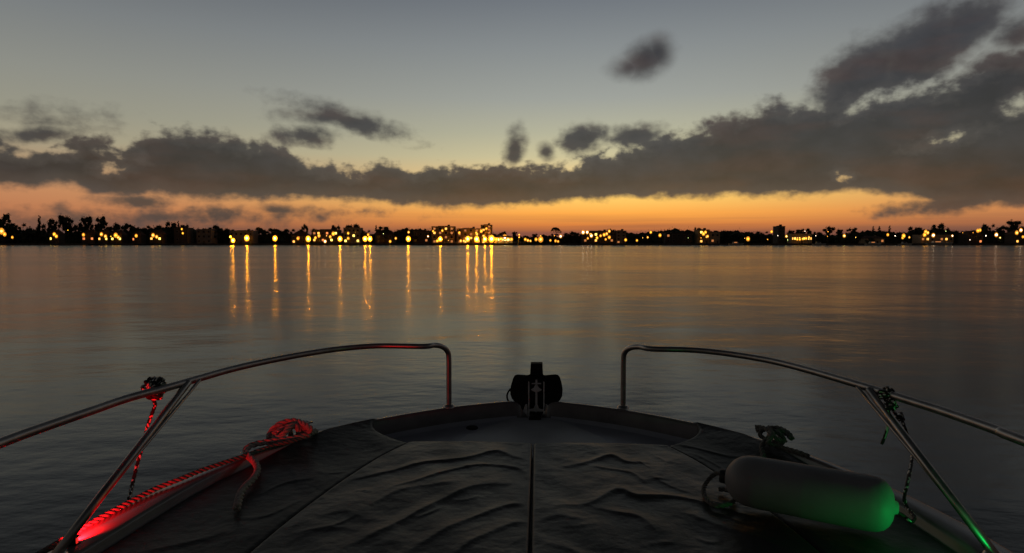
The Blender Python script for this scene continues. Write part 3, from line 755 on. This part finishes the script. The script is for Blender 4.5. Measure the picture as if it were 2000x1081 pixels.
for kd, n in (('broad', 3), ('loose', 3), ('umbrella', 2), ('conifer', 2), ('palm', 1), ('bush', 2)): PROT[kd] = [tree_proto(kd) for _ in range(n)]
KW = {'broad': 'dark round-crowned tree', 'loose': 'dark loose ragged tree', 'umbrella': 'tall flat-topped pine', 'conifer': 'slim pointed conifer', 'palm': 'thin palm tree', 'bush': 'low dark bush'}
WID = {'broad': .86, 'loose': .66, 'umbrella': .78, 'conifer': .26, 'palm': .55, 'bush': 1.3}
ORD = ['first', 'second', 'third', 'fourth', 'fifth', 'sixth', 'seventh', 'eighth', 'ninth', 'tenth', 'eleventh', 'twelfth', 'thirteenth', 'fourteenth', 'fifteenth', 'sixteenth', 'seventeenth', 'eighteenth', 'nineteenth', 'twentieth'] + ['%dth' % i for i in range(21, 60)]
def section(px):
    if px < 440: return 'on the wooded left shore'
    if px < 840: return 'along the amber quay lamps'
    if px < 1000: return 'by the lit apartment blocks'
    if px < 1230: return 'right of the glowing pavilion'
    if px < 1600: return 'on the mid right shore'
    return 'on the far right shore'
pending = []
def later(o, what, px, cat, group): pending.append((o, what, px, cat, group))
def tree(px, top, width, kind, D=480, base=1.15):
    p = W(px, 470, D); topz = W(px, top, D).z; h = topz - base; w = width / F * D
    e = empty('bush' if kind == 'bush' else kind == 'palm' and 'palm_tree' or kind in ('conifer', 'umbrella') and 'pine_tree' or 'tree', (p.x, D, base), rt.uniform(0, 6.28)); s = w / WID[kind]
    if kind in ('broad', 'loose'): s = max(.62 * h, min(s, 1.9 * h))
    e.scale = (s, s, h)
    tm, cm = PROT[kind][rt.randrange(len(PROT[kind]))]
    for nm, me in (('trunk', tm), ('crown', cm)):
        link(bpy.data.objects.new(nm, me), e)
    later(e, KW[kind], px, 'bush' if kind == 'bush' else 'tree', 'trees along the far shore')
TR = [(8, 415, 34, 'broad'), (34, 434, 34, 'broad'), (58, 440, 30, 'bush'), (79, 420, 13, 'conifer'), (94, 437, 26, 'broad'), (107, 427, 20, 'loose'), (128, 420, 26, 'umbrella'), (134, 424, 18, 'loose'), (148, 439, 24, 'broad'), (168, 422, 28, 'umbrella'), (171, 436, 26, 'broad'),
      (197, 422, 24, 'umbrella'), (196, 436, 20, 'loose'), (214, 441, 22, 'broad'), (232, 436, 28, 'broad'), (257, 436, 28, 'broad'), (277, 443, 22, 'broad'), (305, 439, 36, 'broad'), (334, 432, 22, 'broad'), (349, 431, 9, 'conifer'), (362, 437, 16, 'loose'), (376, 452, 14, 'bush'),
      (396, 446, 24, 'loose', 520), (424, 439, 34, 'broad'), (445, 447, 22, 'loose'), (470, 449, 36, 'broad', 520), (508, 443, 34, 'broad'), (535, 445, 34, 'broad'), (562, 446, 30, 'broad'), (583, 447, 26, 'broad'), (598, 438, 15, 'loose'), (622, 447, 32, 'broad'), (645, 450, 26, 'broad'), (657, 440, 18, 'loose'),
      (690, 437, 34, 'broad'), (712, 448, 26, 'broad'), (735, 439, 9, 'conifer'), (752, 441, 32, 'loose'), (786, 445, 34, 'broad'), (812, 450, 26, 'broad'), (832, 449, 26, 'broad'), (889, 446, 10, 'conifer'), (980, 452, 20, 'broad', 500), (1005, 452, 14, 'loose', 500),
      (1045, 456, 12, 'loose', 500), (1086, 442, 18, 'palm', 466), (1083, 456, 16, 'loose', 480), (1112, 454, 26, 'broad'), (1124, 452, 26, 'broad'), (1162, 450, 30, 'broad', 520), (1190, 448, 24, 'loose', 520), (1243, 459, 22, 'broad'), (1262, 457, 16, 'loose'), (1289, 455, 18, 'broad'), (1311, 451, 28, 'broad'), (1336, 450, 30, 'broad'),
      (1362, 443, 18, 'broad'), (1418, 451, 26, 'loose'), (1438, 455, 22, 'broad'), (1466, 452, 26, 'broad'), (1488, 451, 28, 'broad'), (1508, 457, 16, 'loose'), (1545, 449, 20, 'loose', 500), (1560, 447, 22, 'loose', 500), (1576, 445, 20, 'broad', 500), (1596, 452, 20, 'broad'), (1617, 443, 24, 'loose'),
      (1640, 447, 18, 'loose'), (1662, 445, 20, 'loose'), (1684, 454, 24, 'bush'), (1705, 441, 9, 'conifer'), (1717, 441, 10, 'conifer'), (1737, 440, 9, 'conifer'), (1722, 452, 30, 'broad'), (1752, 453, 24, 'broad'), (1785, 442, 26, 'broad'), (1808, 449, 22, 'broad'), (1835, 437, 26, 'loose'), (1850, 446, 22, 'broad'),
      (1875, 450, 28, 'broad'), (1900, 449, 26, 'broad'), (1928, 436, 26, 'broad'), (1955, 441, 24, 'loose'), (1978, 429, 26, 'loose'), (1998, 441, 24, 'broad'), (1650, 462, 14, 'bush', 460), (1290, 466, 12, 'bush', 460), (1954, 462, 14, 'bush', 460), (1700, 463, 20, 'bush', 460),
      (-30, 425, 40, 'broad'), (-70, 432, 40, 'loose'), (2030, 436, 36, 'broad'), (2065, 440, 34, 'loose')]
for t in TR:
    D = t[4] if len(t) > 4 else rt.uniform(474, 494); tree(*t[:4], D=D)
# a far-off wood behind everything reads as one mass
mb = MB(); rt = random.Random(11)
for i in range(420):
    px = -150 + i * 5.5 + rt.uniform(-3, 3)
    t = 453 + 4 * math.sin(px * .013) + 2.5 * math.sin(px * .05 + 2) + rt.uniform(-2, 2)
    if px < 380: t -= 5
    if 960 < px < 1100: t += 5
    D = rt.uniform(560, 600); p = W(px, t, D); h = p.z - 1.1; p.z = 1.1 + h * .55
    lump(mb, p, h * .5); lump(mb, p + Vector((rt.uniform(-2, 2), 0, -h * .3)), h * .5); leafs(mb, p, h * .6, 26, .55)
tag(mb.build('far_wood', 'foliage'), 'low dark far-off wood behind the houses of the far shore', 'wood', kind='stuff')
# --- buildings
def pane_obj(parent, x, y, z, w, h, mt):
    mb = MB(); mb.box((x, y, z), (w + .24, .10, h + .24)); fr = mb.build('window', 'trim', parent)
    mb = MB(); mb.box((x, y - .065, z), (w, .03, h)); mb.build('pane', mt, fr)
def building(px0, px1, top, storeys, D, wall, roof, lit, label, cat='house', name='house', glass='darkglass', balcony=False, cols=None, depth=10):
    x0 = W(px0, 470, D).x; x1 = W(px1, 470, D).x; zt = W(px0, top, D).z; b0 = 1.15; w = x1 - x0; cx = (x0 + x1) / 2; H = zt - b0
    e = empty(name, (cx, D, b0)); tag(e, label, cat)
    mw = MB(); pitched = roof in ('pitch',); wallh = H * (.66 if pitched else 1.0)
    mw.box((0, depth / 2, wallh / 2), (w, depth, wallh))
    if not pitched: mw.box((0, depth / 2, wallh + .2), (w + .3, depth + .3, .4))
    mw.build('wall', wall, e)
    if pitched:
        mr = MB(); o = .5; vs = [(-w / 2 - o, -o, wallh + .02), (w / 2 + o, -o, wallh + .02), (w / 2 + o, depth + o, wallh + .02), (-w / 2 - o, depth + o, wallh + .02), (-w / 2 + w * .18, depth / 2, H), (w / 2 - w * .18, depth / 2, H)]
        mr.add(vs, [(0, 1, 5, 4), (2, 3, 4, 5), (1, 2, 5), (3, 0, 4), (3, 2, 1, 0)]); r_ = mr.build('roof', 'rooftile', e)
        mc = MB(); mc.box((w * .2, depth / 2, H - .1), (.7, .7, 1.2)); mc.build('chimney', wall, r_)
    else:
        mr = MB(); mr.box((0, depth / 2, wallh + .55), (w * .5, depth * .4, .5)); mr.box((w * .22, depth / 2, wallh + 1.2), (1.6, 1.6, 1.0)); mr.build('roof', 'roofgrey', e)
    n = cols or max(2, int(w / 3.4)); sh = wallh / storeys
    for i in range(storeys):
        for j in range(n):
            x = -w / 2 + w * (j + .5) / n; z = sh * (i + .55)
            if i == 0 and j == n // 2:
                md = MB(); md.box((x, -.05, 1.05), (1.1, .12, 2.1)); d_ = md.build('door', 'door', e); mh = MB(); mh.box((x + .4, -.14, 1.0), (.08, .06, .2)); mh.build('handle', 'trim', d_); continue
            k = i * n + j; mt = lit.get(k, glass) if isinstance(lit, dict) else (lit[k % len(lit)] or glass)
            pane_obj(e, x, -.05, z, min(1.5, w / n * .5), min(1.5, sh * .5), mt)
        if balcony and i > 0:
            ba = MB(); z = sh * i + .05; ba.box((0, -.8, z), (w * .94, 1.5, .16))
            ba.box((0, -1.5, z + 1.0), (w * .94, .06, .07))
            for q in range(int(w * .94 / 1.2) + 1): ba.box((-w * .47 + q * 1.2, -1.5, z + .5), (.06, .05, .95))
            ba.build('balcony', wall, e)
    return e
A_, Y_, Dm, R_, O_ = 'win_amber', 'win_yellow', 'win_dim', 'win_red', None
def cottage(px, w, top, lit, label): return building(px - w / 2, px + w / 2, top, 1, 463, 'darkwall', 'pitch', lit, label, cols=3, depth=7)
cottage(105, 17, 449, {0: Y_, 2: O_ or 'darkglass'}, 'small dark house with one bright yellow window below the tallest pines')
cottage(172, 24, 449, {0: R_, 1: A_, 2: R_}, 'small house with two dull red windows under the flat-topped pines')
cottage(201, 20, 450, {0: A_, 2: Y_}, 'small house with a bright amber window between dull red and yellow lit houses')
cottage(227, 22, 450, {0: Y_, 2: Y_}, 'small house with the brightest yellow windows on the wooded shore')
cottage(266, 16, 452, {0: R_}, 'small house with a single dull red window under round trees')
cottage(304, 24, 449, {0: A_, 2: Y_}, 'small house with warm yellow window beneath the broad tree, nearest the conifer')
building(340, 366, 446, 2, 466, 'darkwall', 'flat', {4: Y_}, 'dark two-storey house beside the small conifer with a white lamp', depth=9)
building(384, 413, 449, 3, 470, 'greywall', 'flat', {1: Dm}, 'unlit pale grey apartment house left of the first amber quay lamp', 'apartment house', 'apartment_house')
building(448, 494, 452, 2, 472, 'greywall', 'flat', {3: Dm}, 'long low grey building behind the first two amber quay lamps', 'building', 'long_building')
building(569, 598, 453, 2, 468, 'darkwall', 'pitch', {1: R_, 0: A_, 4: Dm}, 'dark house with dull orange windows left of the fourth quay lamp')
building(610, 660, 450, 2, 470, 'darkwall', 'flat', [A_, None, R_, None, Y_, None, Dm], 'dark two-storey house with scattered yellow and orange windows between quay lamps', cols=6)
building(671, 703, 446, 3, 470, 'greywall', 'flat', {0: Y_, 3: Y_, 6: Y_}, 'three-storey house with a lit yellow stairwell right of a quay lamp', 'house', cols=4)
building(733, 768, 450, 2, 472, 'darkwall', 'pitch', {1: Dm}, 'dark pitched house right of the pair of quay lamps')
building(806, 838, 452, 2, 472, 'darkwall', 'flat', {2: Dm}, 'dark windowed house just left of the balconied apartment block')
building(843, 888, 443.5, 4, 468, 'ochre', 'flat', [Dm, None, A_, Dm, None, Dm], 'ochre apartment block with lit balconies at the left of the bright centre', 'apartment block', 'apartment_block', balcony=True)
building(892, 937, 447.5, 4, 468, 'ochre', 'flat', [Dm, A_, None, Dm, None], 'ochre apartment block with amber windows between balconied block and tall tower', 'apartment block', 'apartment_block', balcony=True)
building(939, 961, 440.5, 6, 470, 'ochre', 'flat', [A_, Dm, None, Dm], 'tallest ochre tower block standing left of the glowing pavilion', 'tower block', 'tower_block', balcony=True)
building(1138, 1200, 453, 2, 470, 'darkwall', 'flat', [Dm, None, A_, Y_, None], 'long two-storey building with yellow windows right of the dark tree mound', 'building', 'long_building')
building(1203, 1223, 452, 4, 470, 'greywall', 'flat', {0: Dm}, 'square unlit grey apartment block right of the long lit building', 'apartment block', 'apartment_block')
building(1300, 1352, 456, 2, 472, 'darkwall', 'flat', {5: Dm}, 'long dark building under the round tree mass on the right', 'building', 'long_building')
building(1364, 1386, 450, 3, 468, 'ochre', 'flat', [A_, Y_, None], 'narrow ochre house with a cluster of bright yellow windows', 'house')
building(1387, 1406, 455, 2, 468, 'cream', 'flat', {0: Dm}, 'plain cream house touching the narrow brightly windowed ochre house', 'house')
building(1520, 1533, 443, 5, 474, 'darkwall', 'flat', {1: Dm}, 'narrow dark tower standing above the trees on the right shore', 'tower', 'tower')
building(1546, 1586, 458, 1, 463, 'cream', 'flat', [A_, Y_, A_, Y_], 'low waterside restaurant with a row of glowing amber windows', 'restaurant', 'restaurant', cols=9, depth=8)
building(1690, 1728, 461, 1, 466, 'cream', 'pitch', {0: Dm, 3: Dm}, 'low cream boathouse beneath the group of pointed conifers', 'boathouse', 'boathouse')
building(1798, 1862, 460, 1, 466, 'cream', 'flat', [Dm, A_, None, Dm], 'long low cream building behind the white lamp on the right shore', 'building', 'long_building')
building(1890, 1920, 451, 2, 468, 'darkwall', 'pitch', {1: A_, 2: R_}, 'dark pitched house with orange windows near the right end of the shore', 'house')
building(1982, 2012, 450, 2, 468, 'darkwall', 'pitch', {0: A_, 1: Y_}, 'dark house with amber windows at the right edge of the shore', 'house')
# glowing pavilion with open lit front
D = 458; xa = W(966, 470, D).x; xb = W(1001, 470, D).x; w = xb - xa
pv = empty('pavilion', ((xa + xb) / 2, D, 1.15)); tag(pv, 'open waterside pavilion glowing bright yellow right of the tallest tower block', 'pavilion')
mb = MB(); mb.box((0, 3, 4.55), (w + 1, 7, .3)); mb.add([(-w / 2 - .5, -.5, 4.7), (w / 2 + .5, -.5, 4.7), (w / 2 + .5, 6.5, 4.7), (-w / 2 - .5, 6.5, 4.7), (-2, 3, 6.3), (2, 3, 6.3)], [(0, 1, 5, 4), (2, 3, 4, 5), (1, 2, 5), (3, 0, 4)]); mb.build('roof', 'cream', pv)
for i in range(7):
    mb = MB(); mb.box((-w / 2 + i * w / 6, 0, 2.2), (.22, .22, 4.4)); mb.build('post', 'cream', pv)
mb = MB(); mb.box((0, 6, 2.2), (w, .2, 4.4)); mb.box((0, 3, .1), (w, 6.4, .2)); mb.build('back_wall', 'cream', pv)
for i in range(6):
    mb = MB(); mb.box((-w / 2 + (i + .5) * w / 6, 2.0, 3.0), (w / 6 * .66, .2, 1.0 + .35 * (i % 2))); mb.build('light_panel', 'pavglow', pv)
for i in range(3):
    mb = MB(); mb.box((-w / 3 + i * w / 3, -.4, .5), (1.6, .6, .9)); mb.box((-w / 3 + i * w / 3, -.4, 1.0), (1.9, .8, .08)); mb.build('counter', 'ochre', pv)
# promenade railings
def railing(px0, px1, label):
    D = 455.2; a = W(px0, 470, D).x; b = W(px1, 470, D).x; e = empty('railing', ((a + b) / 2, D, 1.4)); tag(e, label, 'railing', 'white promenade railings')
    w = b - a; mb = MB()
    for z in (1.25, .75, .3): mb.box((0, 0, z), (w, .09, .10))
    mb.build('rails', 'whitehull', e)
    for i in range(int(w / 2) + 1):
        mb = MB(); mb.box((-w / 2 + i * 2, 0, .65), (.16, .12, 1.3)); mb.build('post', 'whitehull', e)
railing(868, 908, 'white railing in front of the ochre apartment blocks'); railing(1000, 1026, 'white railing right of the glowing pavilion'); railing(686, 705, 'short white railing below the three-storey house')
# --- lamps
def street_lamp(px, py, mt, r, D=455.5, halo_mat='ambersoft', rr=2.8, what='amber quay lamp', group='lamps along the far shore', tall=1.0):
    p = W(px, py, D); base = 1.41 if D < 457 else 1.15; h = p.z - base
    e = empty('street_lamp', (p.x, D, base))
    mb = MB(); mb.tube([(0, .15, 0), (0, .15, h * .5), (0, .15, h + r * 1.2)], [.11, .08, .06], 8); mb.tube([(0, .15, h + r * 1.15), (0, -.1, h + r * 1.25), (0, -.2, h + r * 1.1)], .05, 6); mb.lathe([(.2, 0), (.2, .3), (.12, .4)], 10); mb.build('pole', 'pole', e)
    mb = MB(); mb.sphere((0, -.2, h), r, 8, 0, (1, 1, tall)); mb.build('lamp_globe', mt, e, True)
    if halo_mat:
        mb = MB(); mb.lathe([(.05, .25), (r * rr * .6, .12), (r * rr, -.12), (r * rr, -.06), (r * rr * .6, .18), (.05, .3)], 14, Matrix.Translation((0, .12, h)) @ Matrix.Diagonal((1, 1, 1.25, 1)) @ Matrix.Rotation(-PI / 2, 4, 'X')); mb.build('halo_disc', halo_mat, e, True)  # added glowing disc behind the globe, imitating its halo; not a lamp part
    later(e, what, px, 'street lamp', group)
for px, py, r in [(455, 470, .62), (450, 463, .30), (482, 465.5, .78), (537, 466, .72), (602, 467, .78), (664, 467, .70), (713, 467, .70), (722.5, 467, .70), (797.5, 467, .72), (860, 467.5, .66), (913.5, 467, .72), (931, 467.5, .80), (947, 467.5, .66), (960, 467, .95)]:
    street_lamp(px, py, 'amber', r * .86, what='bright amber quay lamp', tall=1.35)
SL = [(3, 452, 'warm', .9), (9, 458, 'orange', .6), (24, 464, 'orange', .4), (106, 458, 'yellow', .55), (110, 462, 'yellow', .5), (133, 450, 'yellow', .25), (163, 459, 'orange', .5), (198, 458, 'warm', .55), (206, 462, 'warm', .5), (217, 462, 'yellow', .3), (226, 460, 'yellow', .7), (231, 464, 'warm', .5), (266, 461, 'orange', .5), (299, 460, 'warm', .6), (306, 463, 'warm', .5), (355, 448, 'yellow', .32), (357, 456, 'yellow', .35),
      (582, 466, 'orange', .5), (616, 465, 'yellow', .45), (623, 461, 'orange', .5), (635, 472, 'white', .5), (638, 461, 'warm', .3), (645, 463, 'orange', .45), (651, 457, 'yellow', .6), (680, 456, 'yellow', .4), (680, 466, 'yellow', .45), (694, 454, 'yellow', .2), (719, 459, 'orange', .4), (749, 457, 'green', .25), (762, 472, 'yellow', .42), (773, 466, 'warm', .38), (798, 454, 'warm', .38), (836, 462, 'white', .32),
      (846, 452, 'yellow', .35), (854, 471, 'yellow', .45), (864, 451, 'yellow', .38), (876, 470, 'warm', .25), (897, 455, 'yellow', .42), (900, 471, 'warm', .45), (906, 471, 'warm', .42), (930, 455, 'yellow', .35), (934, 471, 'white', .5), (940, 452, 'yellow', .5), (950, 447, 'orange', .4), (970, 468, 'yellow', .6), (978, 467, 'yellow', .7), (986, 464, 'white', .8), (992, 468, 'yellow', .6), (999, 468, 'yellow', .5),
      (1026, 468, 'yellow', .45), (1031, 470, 'warm', .42), (1036, 471, 'warm', .35), (1047, 468, 'orange', .5), (1056, 468, 'warm', .85), (1056, 461, 'yellow', .3), (1075, 470, 'orange', .35), (1083, 461, 'orange', .3), (1085, 471, 'orange', .4), (1090, 472, 'orange', .35), (1095, 462, 'white', .5), (1139, 454, 'white', .62), (1147, 454, 'white', .55), (1155, 461, 'white', .55), (1148, 466, 'orange', .35), (1166, 465, 'yellow', .45), (1173, 461, 'orange', .4), (1180, 459, 'yellow', .5), (1185, 457, 'warm', .45), (1190, 452, 'warm', .45), (1190, 464, 'yellow', .5), (1183, 468, 'orange', .35),
      (1222, 469, 'yellow', .45), (1244, 470, 'yellow', .35), (1255, 465, 'warm', .25), (1265, 464, 'warm', .32), (1271, 454, 'yellow', .42), (1289, 460, 'yellow', .5), (1344, 465, 'green', .18), (1369, 465, 'orange', .3), (1374, 457, 'yellow', .55), (1378, 454, 'yellow', .45), (1382, 462, 'warm', .42), (1454, 466, 'warm', .25), (1461, 467, 'yellow', .65), (1499, 468, 'orange', .3), (1507, 453, 'yellow', .42), (1519, 461, 'white', .2), (1536, 462, 'green', .42), (1538, 469, 'green', .25),
      (1557, 468, 'yellow', .35), (1562, 468, 'yellow', .38), (1568, 467, 'yellow', .38), (1574, 466, 'yellow', .4), (1580, 464, 'warm', .35), (1572, 452, 'white', .18), (1593, 461, 'white', .2), (1617, 453, 'orange', .3), (1616, 462, 'orange', .28), (1649, 461, 'green', .5), (1671, 464, 'warm', .3), (1734, 459, 'orange', .42), (1748, 461, 'white', .28), (1765, 461, 'yellow', .62), (1763, 465, 'yellow', .4), (1776, 464, 'warm', .32),
      (1808, 453, 'orange', .55), (1806, 459, 'yellow', .6), (1812, 455, 'warm', .5), (1823, 460, 'white', .6), (1847, 452, 'green', .2), (1860, 461, 'white', .35), (1880, 455, 'orange', .2), (1894, 469, 'white', .22), (1900, 455, 'orange', .22), (1910, 451, 'orange', .55), (1914, 450, 'orange', .5), (1925, 461, 'white', .3), (1946, 459, 'white', .62), (1953, 465, 'green', .35), (1986, 455, 'warm', .6), (1994, 450, 'white', .6), (1998, 463, 'orange', .4)]
CW = {'warm': 'small warm white lamp', 'yellow': 'small yellow lamp', 'white': 'small white lamp', 'green': 'small greenish lamp', 'orange': 'small orange lamp'}
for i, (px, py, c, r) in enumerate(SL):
    street_lamp(px, py, c, r * .68, D=457.5 + (i % 4) * .9, halo_mat='halo' if r > .30 else None, rr=3.1, what=CW[c], tall=1.25)
# channel marker, small boats, buoy
D = 449; p = W(1014, 476, D); e = empty('channel_marker', (p.x, D, -.4)); tag(e, 'dark post marker with two orange lights standing in front of the promenade', 'channel marker')
mb = MB(); mb.lathe([(1.0, 0), (1.0, 1.1), (.6, 1.5), (.45, 4.5), (.5, 5.2), (.2, 5.4)], 12); mb.build('post', 'darkhull', e)
for z in (6.1, 7.9):
    mb = MB(); mb.sphere((0, 0, z), .42, 8); mb.build('light', 'orange', e, True)
mb = MB(); mb.tube([(0, .5, 5.2), (0, .5, 8.4)], .07, 6); mb.build('mast', 'pole', e)
def smallboat(px, wpx, D, hull, label, cabin, lit=None):
    w = wpx / F * D; p = W(px, 478, D); e = empty('moored_boat', (p.x, D, 0), rt.uniform(-.15, .15)); tag(e, label, 'boat', 'boats moored off the far shore'); hb = .5 + w * .07
    P = [(-1, .9, 1), (-.6, 1, .95), (0, 1, .92), (.5, .85, 1.0), (.8, .5, 1.1), (1, .03, 1.25)]
    mb = MB(); vs = []
    for u, b, z in P:
        for s, zz, k in ((-1, z * hb, 1), (-1, -.2, .7), (1, -.2, .7), (1, z * hb, 1)): vs.append((u * w / 2 * (1 if zz > 0 else .9), s * b * w * .16 * k, zz))
    fs = []
    for i in range(5):
        for j in range(4): fs.append((i * 4 + j, (i + 1) * 4 + j, (i + 1) * 4 + (j + 1) % 4, i * 4 + (j + 1) % 4))
    fs += [(0, 1, 2, 3), (23, 22, 21, 20)]; mb.add(vs, fs); mb.build('hull', hull, e)
    if cabin:
        mb = MB(); mb.add([(-w * .25, -w * .09, hb), (w * .15, -w * .09, hb), (w * .15, w * .09, hb), (-w * .25, w * .09, hb), (-w * .22, -w * .08, hb + 1.3), (w * .06, -w * .08, hb + 1.3), (w * .06, w * .08, hb + 1.3), (-w * .22, w * .08, hb + 1.3)], [(0, 3, 2, 1), (4, 5, 6, 7), (0, 1, 5, 4), (1, 2, 6, 5), (2, 3, 7, 6), (3, 0, 4, 7)]); c_ = mb.build('cabin', hull, e)
        mb = MB(); mb.box((-w * .08, -w * .0875, hb + .8), (w * .2, .06, .5)); mb.build('window', lit or 'darkglass', c_)
    else:
        mb = MB(); mb.box((0, 0, hb * .8), (.4, w * .28, .08)); mb.build('seat', 'door', e)
smallboat(186, 26, 436, 'darkhull', 'dark open boat moored off the wooded shore, leftmost of three', False)
smallboat(286, 32, 428, 'darkhull', 'long dark open boat moored between two shorter boats off the wooded shore', False)
smallboat(329, 14, 440, 'darkhull', 'shortest dark open boat moored nearest the conifer house', False)
smallboat(1438, 30, 450, 'whitehull', 'pale cabin boat moored at the quay before the round trees', True, 'win_dim')
smallboat(1600, 26, 450, 'whitehull', 'pale cabin boat moored right of the amber windowed restaurant', True)
smallboat(1706, 34, 450, 'whitehull', 'pale cabin boat moored in front of the low boathouse', True, 'win_dim')
smallboat(1768, 26, 450, 'whitehull', 'pale cabin boat moored under the yellow lamp right of the boathouse', True)
smallboat(1834, 50, 450, 'whitehull', 'largest pale cabin boat moored before the long low cream building', True, 'win_dim')
p = W(1376, 478, 430); e = empty('buoy', (p.x, 430, -.1)); tag(e, 'small dark pointed buoy floating off the cream house', 'buoy')
mb = MB(); mb.lathe([(.01, -.3), (.6, -.1), (.7, .3), (.25, .7), (.08, 1.6), (.01, 1.7)], 12); mb.build('float_body', 'darkhull', e, True)
mb = MB(); mb.sphere((0, 0, 1.85), .16, 6); mb.build('topmark', 'darkhull', e, True)
# labels that single out each repeated thing
from collections import defaultdict
grp = defaultdict(list)
for o, what, px, cat, group in pending: grp[(what, section(px))].append((px, o, cat, group))
for (what, sec), l in grp.items():
    l.sort(key=lambda q: q[0])
    for i, (px, o, cat, group) in enumerate(l):
        tag(o, ('%s %s' % (what, sec)) if len(l) == 1 else '%s %s, %s from the left' % (what, sec, ORD[i]), cat, group)

# ================================================================== CAMERA / RENDER
cam = bpy.data.cameras.new('camera'); co = bpy.data.objects.new('camera', cam); link(co)
cam.sensor_width = 36; cam.lens = 36 * F / 2000; cam.clip_start = .05; cam.clip_end = 9000
co.location = (0, 0, CZ); co.rotation_euler = (PI / 2 - PITCH, 0, 0); SC.camera = co
SC.view_settings.view_transform = 'Standard'; SC.view_settings.look = 'None'; SC.view_settings.exposure = 0; SC.view_settings.gamma = 1
SC.cycles.use_denoising = True; SC.cycles.max_bounces = 5; SC.cycles.sample_clamp_indirect = 4; SC.cycles.caustics_reflective = False
SC.cycles.use_light_tree = True
